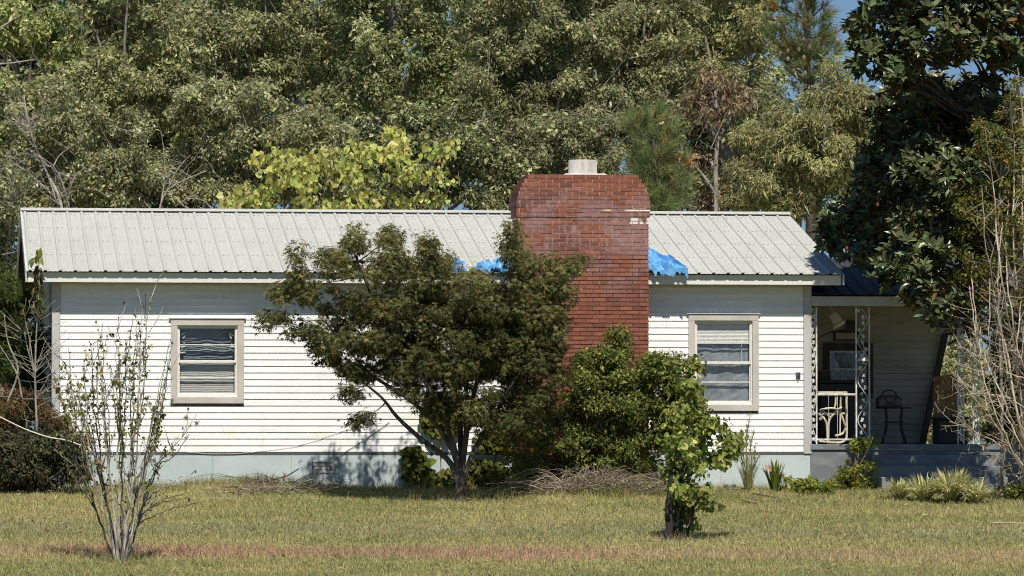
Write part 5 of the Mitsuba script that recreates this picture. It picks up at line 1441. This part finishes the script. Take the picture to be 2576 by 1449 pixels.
LIR = [(0.60, 0.58, 0.28, 5), (0.70, 0.66, 0.40, 3), (0.40, 0.43, 0.16, 3)]
arch_clump('liriope_clump', 'pale arching grass clump, fullest of those before the porch steps', 'grass clump', 2395, 1266, 520, 0.62, 0.010, LIR, 1)
arch_clump('liriope_clump', 'smaller pale grass clump left of the fullest one', 'grass clump', 2325, 1262, 300, 0.50, 0.009, LIR, 2)
arch_clump('liriope_clump', 'low yellow grass clump beside the small porch shrub', 'grass clump', 2262, 1258, 240, 0.42, 0.009, LIR, 3)
arch_clump('liriope_clump', 'pale grass clump at the right end of the porch bed', 'grass clump', 2455, 1268, 240, 0.46, 0.009, LIR, 4)
k, b = arch_clump('lily_plant', 'lily with sword leaves and a faded orange flower by the foundation', 'lily', 1948, 1238, 60, 0.42, 0.016, [(0.11, 0.16, 0.035, 4), (0.16, 0.20, 0.05, 3)], 5, spread=0.5, up=0.95)
rs = np.random.RandomState(6)
f = P(1939, 1188, b[1])
mb = MB()
leaves(mb, np.tile(f, (9, 1)) + rs.normal(0, 0.02, (9, 3)), rand_dirs(rs, 9), rand_dirs(rs, 9), 0.12, 0.5, palette(rs, 9, [(0.62, 0.36, 0.22, 1), (0.66, 0.44, 0.30, 1)]), OVAL)
put('flower', mb, 'leaf', k)
put('stalk', MB().tube(curve([b, b * 0.5 + f * 0.5 + [0.02, 0, 0], f], 8), 0.006, 5), 'dry_twig', k)
k, b = arch_clump('tall_grass', 'tall seeding grass standing below the right window', 'grass clump', 1882, 1236, 90, 0.62, 0.005, [(0.22, 0.25, 0.08, 4), (0.33, 0.30, 0.13, 3), (0.15, 0.19, 0.05, 3)], 7, spread=0.45, up=0.85)
mb, sd = MB(), MB()
for u, v in ((1886, 1048), (1880, 1075), (1895, 1090), (1872, 1110), (1900, 1120), (1862, 1140), (1885, 1105), (1908, 1150)):
    e = P(u, v, b[1])
    c = curve([b + [rs.uniform(-.1, .1), 0, 0], b * 0.4 + e * 0.6 + [rs.uniform(-.04, .04), 0, 0], e], 14)
    mb.tube(c, 0.005, 5)
    q = 26
    tt = c[-5:][rs.randint(0, 5, q)] + rs.normal(0, 0.012, (q, 3))
    leaves(sd, tt, rand_dirs(rs, q), rand_dirs(rs, q) * 0.5 + [0, 0, 1], 0.06, 0.22, palette(rs, q, [(0.36, 0.36, 0.17, 1), (0.28, 0.31, 0.11, 1)]), KITE)
put('stalks', mb, 'dry_twig', k); put('seed_heads', sd, 'leaf', k)
tree('porch_shrub', 'yellow green shrub with thin twigs before the porch foundation', 'shrub', -0.7, [(2155, 1120, 30, 24), (2130, 1190, 48, 34), (2170, 1160, 26, 22), (2120, 1225, 46, 24), (2165, 1215, 34, 28), (2195, 1110, 14, 16), (2190, 1170, 20, 20)],
     [(0.22, 0.25, 0.05, 5), (0.30, 0.31, 0.08, 3), (0.12, 0.15, 0.035, 2)], 0.056, 0.6, 1.3, 501, sub=(0.08, 0.15), depth=0.3, dens=1.0, trunk=[(2150, 1235), (2150, 1180), (2155, 1120)], trunk_r=0.014, limbs=24, barkm='dry_twig', crown='foliage')
for i, (u, v, lb) in enumerate(((2055, 1244, 'low yellow green leafy weeds at the right corner of the white house'), (2005, 1240, 'low green weeds between the lily and the house corner'), (2548, 1258, 'yellow leafy weeds at the far right edge below the bare shrub'))):
    c = G(u, v)
    tree('weed_patch', lb, 'weeds', c[1], [(u, v - 16, 48, 18), (u - 18, v - 26, 26, 16), (u + 22, v - 24, 28, 16)], [(0.24, 0.27, 0.05, 5), (0.17, 0.21, 0.04, 3), (0.34, 0.33, 0.08, 2)], 0.065, 0.5, 1.0, 510 + i, sub=(0.07, 0.13), depth=0.2, dens=1.0, crown='foliage')

# ------------------------------------------------------------------ the magnolia
rs = np.random.RandomState(101)
k = thing('magnolia_tree', 'big dark magnolia with glossy leaves overhanging the porch', 'tree')
YMG = -1.6
ELG = [(2220, 60, 85, 70, -0.6), (2350, 80, 110, 100, -0.8), (2490, 70, 100, 95, -0.6), (2190, 140, 55, 55, -0.6), (2260, 180, 60, 45, -0.6), (2560, 130, 60, 60, 0.2), (2330, -90, 180, 100, -0.8), (2520, -80, 120, 100, -0.6),
       (2300, 300, 120, 90, 1.8), (2400, 300, 110, 110, 1.4), (2330, 240, 80, 50, 1.0), (2500, 420, 70, 90, 0.4), (2400, 400, 100, 90, 1.2), (2480, 250, 60, 60, 0.4), (2500, 330, 50, 60, -0.2),
       (2230, 390, 75, 55, 1.6), (2330, 410, 90, 60, -0.3), (2420, 450, 80, 70, -0.9), (2190, 440, 45, 40, 1.8), (2270, 480, 90, 60, 1.4),
       (2130, 570, 70, 50, 2.4), (2080, 600, 34, 36, 2.3), (2170, 620, 60, 45, 2.3), (2110, 540, 40, 40, 2.5), (2160, 510, 44, 34, 2.4), (2240, 560, 80, 60, 1.6), (2350, 560, 100, 70, -0.2), (2290, 640, 90, 60, -0.5), (2400, 640, 90, 70, -0.7),
       (2200, 640, 70, 45, 1.4), (2265, 670, 60, 40, 0.9), (2170, 585, 60, 45, 2.0), (2225, 700, 50, 30, 0.9),
       (2340, 730, 70, 46, -0.9), (2400, 760, 60, 50, -0.9), (2360, 800, 46, 24, -0.9), (2460, 560, 60, 80, -0.5), (2470, 700, 60, 70, -0.4), (2320, 690, 60, 40, -0.8), (2440, 820, 40, 30, -0.6)]
pos, nr, dr2, cl = [], [], [], []
CG = []
for e in ELG:
    m = survey_scale(e[0], e[1], YMG)
    n = int(e[2] * e[3] * m * m * (370 if e[1] < 600 else 210 if e[1] < 690 else 190))
    for i in range(n):
        rho, th = math.sqrt(rs.rand()), rs.rand() * 6.283
        hh = math.sqrt(max(0.05, 1 - rho * rho))
        yo = -rs.uniform(-0.35, 1.0) * 0.75 * hh
        c = P(e[0] + e[2] * rho * math.cos(th), e[1] + e[3] * rho * math.sin(th), YMG + e[4] + yo)
        ax = unit(np.array([rho * math.cos(th) * 0.7, -0.55 * hh - 0.1, 0.65 - 0.5 * rho * math.sin(th)]) + rs.normal(0, 0.3, 3))
        CG.append(c)
        q = rs.randint(7, 11)
        a1 = unit(np.cross(ax, [0.3, 0.2, 0.9])); a2 = np.cross(ax, a1)
        ph = rs.rand() * 6.28
        for j in range(q):
            t = ph + j * 2.4
            op = rs.uniform(0.6, 1.3)
            d = unit(ax * math.cos(op) + (a1 * math.cos(t) + a2 * math.sin(t)) * math.sin(op) + np.array([0, 0, -0.12]))
            pos.append(c - ax * 0.04 * rs.rand() * j * 0.4); dr2.append(d); nr.append(unit(ax - d * (ax @ d) + rs.normal(0, .2, 3)))
n = len(pos)
pos, dr2, nr = np.array(pos), np.array(dr2), np.array(nr)
cl = palette(rs, n, [(0.058, 0.080, 0.030, 6), (0.085, 0.110, 0.040, 4), (0.13, 0.155, 0.055, 1.5), (0.20, 0.13, 0.06, 0.3)], 0.2)
mb = MB()
leaves(mb, pos, nr, dr2, 0.172 * np.exp(rs.normal(0, 0.16, n)), 0.40, cl, OVAL)
put('crown', mb, 'glossy_leaf', k)
mb = MB()
tb = np.array([P(2585, 1200, YMG + 0.6)[0], YMG + 0.6, -0.15])
tp = curve([tb, tb + [0.02, 0, 1.4], tb + [-0.05, 0, 3.0], tb + [-0.35, 0, 5.0], tb + [-0.6, 0, 7.5]], 20)
mb.tube(tp, np.linspace(0.14, 0.03, 20), 10)
CG = np.array(CG)
for c in CG[rs.permutation(len(CG))[:70]]:
    j = int(np.clip(np.searchsorted(tp[:, 2], c[2] - 0.5 * np.linalg.norm((c - tp[10])[:2])), 3, 18))
    limb(mb, rs, tp[j], c, 0.035, 0.009, 9, -0.02)
put('trunk', mb, 'bark_dark', k, smooth=60)
mb = MB()
for u, v in ((2208, 515), (2305, 592), (2258, 575), (2130, 625)):       # red seed cones
    c = P(u, v, YMG - 1.0)
    mb.lathe([(0, -0.035), (0.018, -0.02), (0.024, 0.0), (0.018, 0.025), (0, 0.035)], c, 9, c=(0.34, 0.11, 0.08))
put('seed_cones', mb, 'leaf', k, kind='stuff')

# small leaved privet and the bare shrub at the right edge
tree('privet_tree', 'small leaved yellow green privet rising behind the bare shrub', 'tree', -3.1, [(2480, 380, 40, 80), (2540, 330, 40, 110), (2560, 460, 40, 90), (2490, 500, 50, 90), (2420, 570, 36, 90), (2450, 470, 36, 60), (2540, 600, 50, 90), (2460, 680, 46, 70), (2560, 240, 30, 60), (2580, 700, 40, 100)],
     [(0.17, 0.17, 0.04, 4), (0.11, 0.13, 0.03, 4), (0.26, 0.22, 0.07, 2), (0.26, 0.14, 0.06, 0.6)], 0.048, 0.55, 1.0, 601, sub=(0.10, 0.19), depth=0.5, dens=0.75, trunk=[(2520, 1000), (2510, 700), (2520, 420), (2560, 260)], trunk_r=0.03, limbs=40, barkm='bark_pale')
rs = np.random.RandomState(111)
k = thing('bare_shrub', 'tall leggy shrub of pale bare stems with a few orange leaves at the right edge', 'shrub')
mb = MB()
YBs = -3.5
pts_all = []
for pts, r in (([(2590, 1150), (2560, 1050), (2535, 900), (2505, 760), (2480, 620), (2470, 470)], 0.022), ([(2600, 1200), (2575, 1080), (2560, 940), (2520, 700), (2500, 480), (2480, 330)], 0.024), ([(2610, 1000), (2565, 800), (2548, 600), (2552, 400), (2540, 250)], 0.024), ([(2620, 1100), (2590, 800), (2572, 560), (2576, 300), (2560, 170)], 0.026),
               ([(2590, 1150), (2530, 1020), (2480, 900), (2450, 760), (2446, 640)], 0.016), ([(2590, 1200), (2520, 1090), (2450, 1000), (2405, 940)], 0.014), ([(2600, 1240), (2540, 1180), (2470, 1120), (2420, 1050)], 0.012), ([(2600, 1230), (2560, 1160), (2500, 1030), (2470, 930), (2466, 820)], 0.015), ([(2640, 1000), (2590, 900), (2560, 760), (2520, 600)], 0.018),
               ([(2620, 900), (2560, 880), (2500, 830), (2430, 800)], 0.010), ([(2610, 960), (2540, 940), (2470, 900), (2410, 870)], 0.010), ([(2600, 1180), (2550, 1000), (2520, 850), (2512, 700), (2520, 560)], 0.016), ([(2610, 1150), (2570, 1000), (2550, 820), (2530, 660), (2536, 480)], 0.018), ([(2590, 1180), (2500, 1060), (2470, 960), (2455, 850), (2440, 720)], 0.012), ([(2600, 1200), (2560, 1100), (2510, 1000), (2490, 860), (2490, 700)], 0.014), ([(2620, 1160), (2585, 960), (2560, 880), (2575, 700)], 0.016), ([(2600, 1220), (2530, 1130), (2440, 1080), (2390, 1060)], 0.010), ([(2600, 1040), (2530, 1000), (2460, 985), (2420, 960)], 0.010)):
    c = curve([P(u, v, YBs + rs.uniform(-0.5, 0.5)) for u, v in pts], 20)
    c += rs.normal(0, 0.008, c.shape)
    if pts[0][1] > 1120:
        g0 = c[0].copy(); g0[0] += 0.1; g0[2] = gz(g0[0], g0[1]) - 0.03
        c = np.vstack([g0, c])
    mb.tube(c, np.linspace(r, 0.007, len(c)), 7)
    for i in range(13):
        j = rs.randint(4, 20)
        d = np.array([rs.uniform(-1, 0.5), rs.uniform(-.5, .5), rs.uniform(-0.25, 0.8)])
        e = c[j] + unit(d) * rs.uniform(0.15, 0.6)
        p = limb(mb, rs, c[j], e, 0.0055, 0.0025, 7, 0.03, 0.05)
        pts_all.append(p)
        for _ in range(2):
            q = p[rs.randint(2, 7)]
            e2 = q + unit(rand_dirs(rs, 1)[0] + [-.2, 0, .2]) * rs.uniform(0.08, 0.25)
            limb(mb, rs, q, e2, 0.003, 0.0015, 5, 0.03, 0.05)
put('stems', mb, 'bark_tan', k, smooth=60)
pa = np.vstack(pts_all)
sel = pa[rs.randint(0, len(pa), 70)]
mb = MB()
leaves(mb, sel, rand_dirs(rs, 70) + [0, -.5, 0], rand_dirs(rs, 70) + [0, 0, -0.4], 0.07, 0.55, palette(rs, 70, [(0.50, 0.16, 0.07, 5), (0.42, 0.22, 0.09, 2), (0.22, 0.27, 0.06, 2)]), OVAL)
put('foliage', mb, 'leaf', k, label='few orange leaves')

# ------------------------------------------------------------------ the lawn
rs = np.random.RandomState(121)
N = 330000
dd = rs.uniform(58.0, 77.5, N)                       # distance along the view
lat = rs.uniform(-1, 1, N) * (0.121 * dd)
X = CAM[0] + FWD[0] * dd + RIGHT[0] * lat
Yw = CAM[1] + FWD[1] * dd + RIGHT[1] * lat
keep = (Yw < -0.02) & ~((X > SX0 - 0.02) & (X < SX1 + 0.02) & (Yw > -0.97)) & ~((X > CHX0) & (X < CHX1) & (Yw > -0.66))
X, Yw, dd, lat = X[keep], Yw[keep], dd[keep], lat[keep]
N = len(X)
dep = lambda dy: float((G(1200, dy) - CAM) @ FWD)
d_red0, d_red1, d_grey, d_yel = dep(1412), dep(1383), dep(1340), dep(1285)
p2 = np.stack([X, Yw, 0 * X], -1)
n1 = meshkit.fbm(p2 * [0.5, 0.9, 1], 3, 1); n2 = meshkit.fbm(p2 * [1.6, 1.6, 1], 3, 2); n3 = meshkit.noise(p2 * 9, 3)
ss = lambda a, b, x: (lambda t: t * t * (3 - 2 * t))(np.clip((x - a) / (b - a), 0, 1))
col = np.empty((N, 3))
g_green, g_yel, g_grey, g_tan, g_red = np.array([0.285, 0.295, 0.125]), np.array([0.44, 0.395, 0.18]), np.array([0.31, 0.315, 0.175]), np.array([0.50, 0.39, 0.23]), np.array([0.45, 0.275, 0.20])
col[:] = g_green
mixc = lambda c, k_, w: c * (1 - w[:, None]) + k_ * w[:, None]
col = mixc(col, g_yel, ss(0.40, 0.62, n1) * 0.8)
col = mixc(col, g_yel, ss(-2.0, -6.5, lat) * ss(d_grey, d_yel, dd) * 0.75)
col = mixc(col, g_green * 0.95, ss(-0.6, 1.6, lat) * ss(d_yel, d_yel + 2.5, dd) * 0.6)
wgr = np.exp(-((dd - d_grey) / 1.35) ** 2)
col = mixc(col, g_grey, wgr * 0.85)
band = ss(d_red0 - 0.25, d_red0 + 0.25, dd + 0.5 * (n2 - 0.5)) * (1 - ss(d_red1 - 0.3, d_red1 + 0.4, dd + 0.7 * (n2 - 0.5)))
rr_ = (ss(-6.5, -5.0, lat) * (1 - ss(0.2, 2.2, lat)) * 0.62 + 0.12) * (0.55 + 0.9 * n2)
col = mixc(col, g_tan, band * 0.75)
col = mixc(col, g_red, band * rr_)
near = 1 - ss(d_red0 - 0.5, d_red0 + 0.1, dd)
col = mixc(col, g_green * 1.1, near * ss(0.35, 0.6, n2) * 0.6)
straw = rs.rand(N) < 0.16
col[straw] = np.array([0.40, 0.33, 0.17]) * np.exp(rs.normal(0, 0.2, (straw.sum(), 1)))
col *= 1.12
dark = rs.rand(N) < 0.14
col[dark] *= 0.45
col *= np.exp(rs.normal(0, 0.22, (N, 1))) * np.exp(rs.normal(0, 0.06, (N, 3)))
h = rs.uniform(0.035, 0.075, N) * (0.75 + 0.6 * n3) * np.where(band > 0.3, 1.35, 1.0)
edge = (Yw > -0.5) | (np.abs(gz(X, Yw) - gz(X * 0 + 100, Yw)) > 0.06)
h = np.where(edge & (rs.rand(N) < 0.5), h * rs.uniform(1.2, 2.6, N), h)
pos = np.stack([X, Yw, gz(X, Yw) - 0.004], -1)
dirs = np.stack([rs.normal(0, 0.5, N), rs.normal(0, 0.4, N), np.full(N, 1.0)], -1)
mb = MB()
T0 = h * 0 + 1
side = unit(np.stack([rs.normal(0, 1, N), rs.normal(0, 0.6, N), 0 * X], -1))
wd = rs.uniform(0.0045, 0.0085, N)[:, None]
tipp = pos + unit(dirs) * h[:, None]
v = np.stack([pos - side * wd, pos + side * wd, tipp], 1).reshape(-1, 3)
mb.add(v, np.arange(3 * N).reshape(-1, 3), np.repeat(np.clip(col, 0.01, 0.7), 3, 0))
put('grass', mb, 'grass_blade')
tag('grass', 'mown autumn grass in green, straw and reddish bands', 'grass', kind='stuff')
# uncut grass along the foundation and over the mounds
NT = 16000
cx_ = np.concatenate([rs.normal(P(600, 1200, -1.5)[0], 1.3, NT // 2), rs.normal(P(1490, 1200, -2.4)[0], 1.05, NT // 2)])
cy_ = np.concatenate([rs.uniform(-1.9, -0.15, NT // 2), rs.normal(-2.75, 0.35, NT // 2)])
cp = np.stack([cx_, cy_, gz(cx_, cy_) - 0.004], -1)
patch = meshkit.noise(cp * 2.3, 9)
cp, patch = cp[patch > 0.42], patch[patch > 0.42]
nt = len(cp)
th_ = rs.uniform(0.07, 0.22, nt) * (0.5 + patch)
td = unit(np.stack([rs.normal(0, 0.35, nt), rs.normal(0, 0.3, nt), np.ones(nt)], -1))
tsd = unit(np.stack([rs.normal(0, 1, nt), rs.normal(0, .6, nt), 0 * th_], -1)) * rs.uniform(0.003, 0.006, nt)[:, None]
tc = palette(rs, nt, [(0.25, 0.28, 0.10, 4), (0.36, 0.33, 0.15, 3), (0.17, 0.20, 0.07, 3), (0.30, 0.22, 0.13, 2)])
tmb = MB().add(np.stack([cp - tsd, cp + tsd, cp + td * th_[:, None]], 1).reshape(-1, 3), np.arange(3 * nt).reshape(-1, 3), np.repeat(tc, 3, 0))
put('tall_lawn_grass', tmb, 'grass_blade')
tag('tall_lawn_grass', 'uncut tufts along the foundation and over the two low mounds', 'grass', kind='stuff')
# tufts round the two trunks, and weeds and fallen leaves in the lawn
wmb = MB()
for c0, n_, sp, pal in ((BS, 420, 0.22, [(0.42, 0.33, 0.20, 4), (0.30, 0.29, 0.12, 2)]), (B0, 420, 0.17, [(0.30, 0.30, 0.13, 3), (0.22, 0.25, 0.09, 3)])):
    q = c0 + rs.normal(0, sp, (n_, 3)) * [1, 0.7, 0]
    q[:, 2] = gz(q[:, 0], q[:, 1]) - 0.004
    leaves(wmb, q, rand_dirs(rs, n_), unit(rs.normal(0, 0.45, (n_, 3)) * [1, 1, 0] + [0, 0, 1]), rs.uniform(0.07, 0.2, n_), 0.05, palette(rs, n_, pal), BLADE)
ci = rs.choice(N, 170)
for i_ in ci:
    n_ = rs.randint(8, 20)
    q = pos[i_] + rs.normal(0, rs.uniform(0.02, 0.07), (n_, 3)) * [1, 1, 0]
    leaves(wmb, q, rand_dirs(rs, n_), unit(rs.normal(0, 0.7, (n_, 3)) * [1, 1, 0] + [0, 0, 1]), rs.uniform(0.05, 0.12, n_), 0.13, palette(rs, n_, [(0.17, 0.21, 0.06, 4), (0.24, 0.27, 0.09, 2)] if rs.rand() < 0.65 else [(0.40, 0.32, 0.18, 3), (0.30, 0.22, 0.13, 2)]), BLADE)
put('lawn_weeds', wmb, 'grass_blade')
tag('lawn_weeds', 'weed tufts scattered in the lawn and round the stump', 'weeds', kind='stuff')
fmb = MB()
ci = rs.choice(N, 420)
q = pos[ci] + [0, 0, 0.035]
leaves(fmb, q, rs.normal(0, 0.35, (420, 3)) + [0, 0, 1], rand_dirs(rs, 420) * [1, 1, 0.2], 0.055 * np.exp(rs.normal(0, 0.3, 420)), 0.6, palette(rs, 420, [(0.34, 0.23, 0.12, 3), (0.48, 0.38, 0.22, 2), (0.22, 0.13, 0.07, 2)]), KITE)
put('fallen_leaves', fmb, 'leaf')
tag('fallen_leaves', 'dry fallen leaves lying here and there on the lawn', 'leaves', kind='stuff')
# long bent straws
ns_ = 2600
i = rs.choice(N, ns_)
mb = MB()
ang = rs.rand(ns_) * 6.283
d = np.stack([np.cos(ang), np.sin(ang) * 0.6, 0 * ang], -1)
L = rs.uniform(0.10, 0.24, ns_)[:, None]
b = pos[i]
m1 = b + d * L * 0.35 + np.array([0, 0, 1]) * L * 0.55
m2 = b + d * L * 0.9 + np.array([0, 0, 1]) * L * 0.45
s_ = np.stack([-d[:, 1], d[:, 0], 0 * ang], -1) * 0.004 + np.array([0, 0, 0.003])
v = np.stack([b - s_, b + s_, m1 - s_, m1 + s_, m2], 1).reshape(-1, 3)
k5 = np.arange(ns_)[:, None, None] * 5
f = (k5 + np.array([[0, 1, 3], [0, 3, 2], [2, 3, 4]])[None]).reshape(-1, 3)
mb.add(v, f, np.repeat(palette(rs, ns_, [(0.42, 0.35, 0.19, 3), (0.30, 0.30, 0.11, 2)]), 5, 0))
put('dry_grass', mb, 'grass_blade')
tag('dry_grass', 'long dry straws scattered through the lawn', 'grass', kind='stuff')
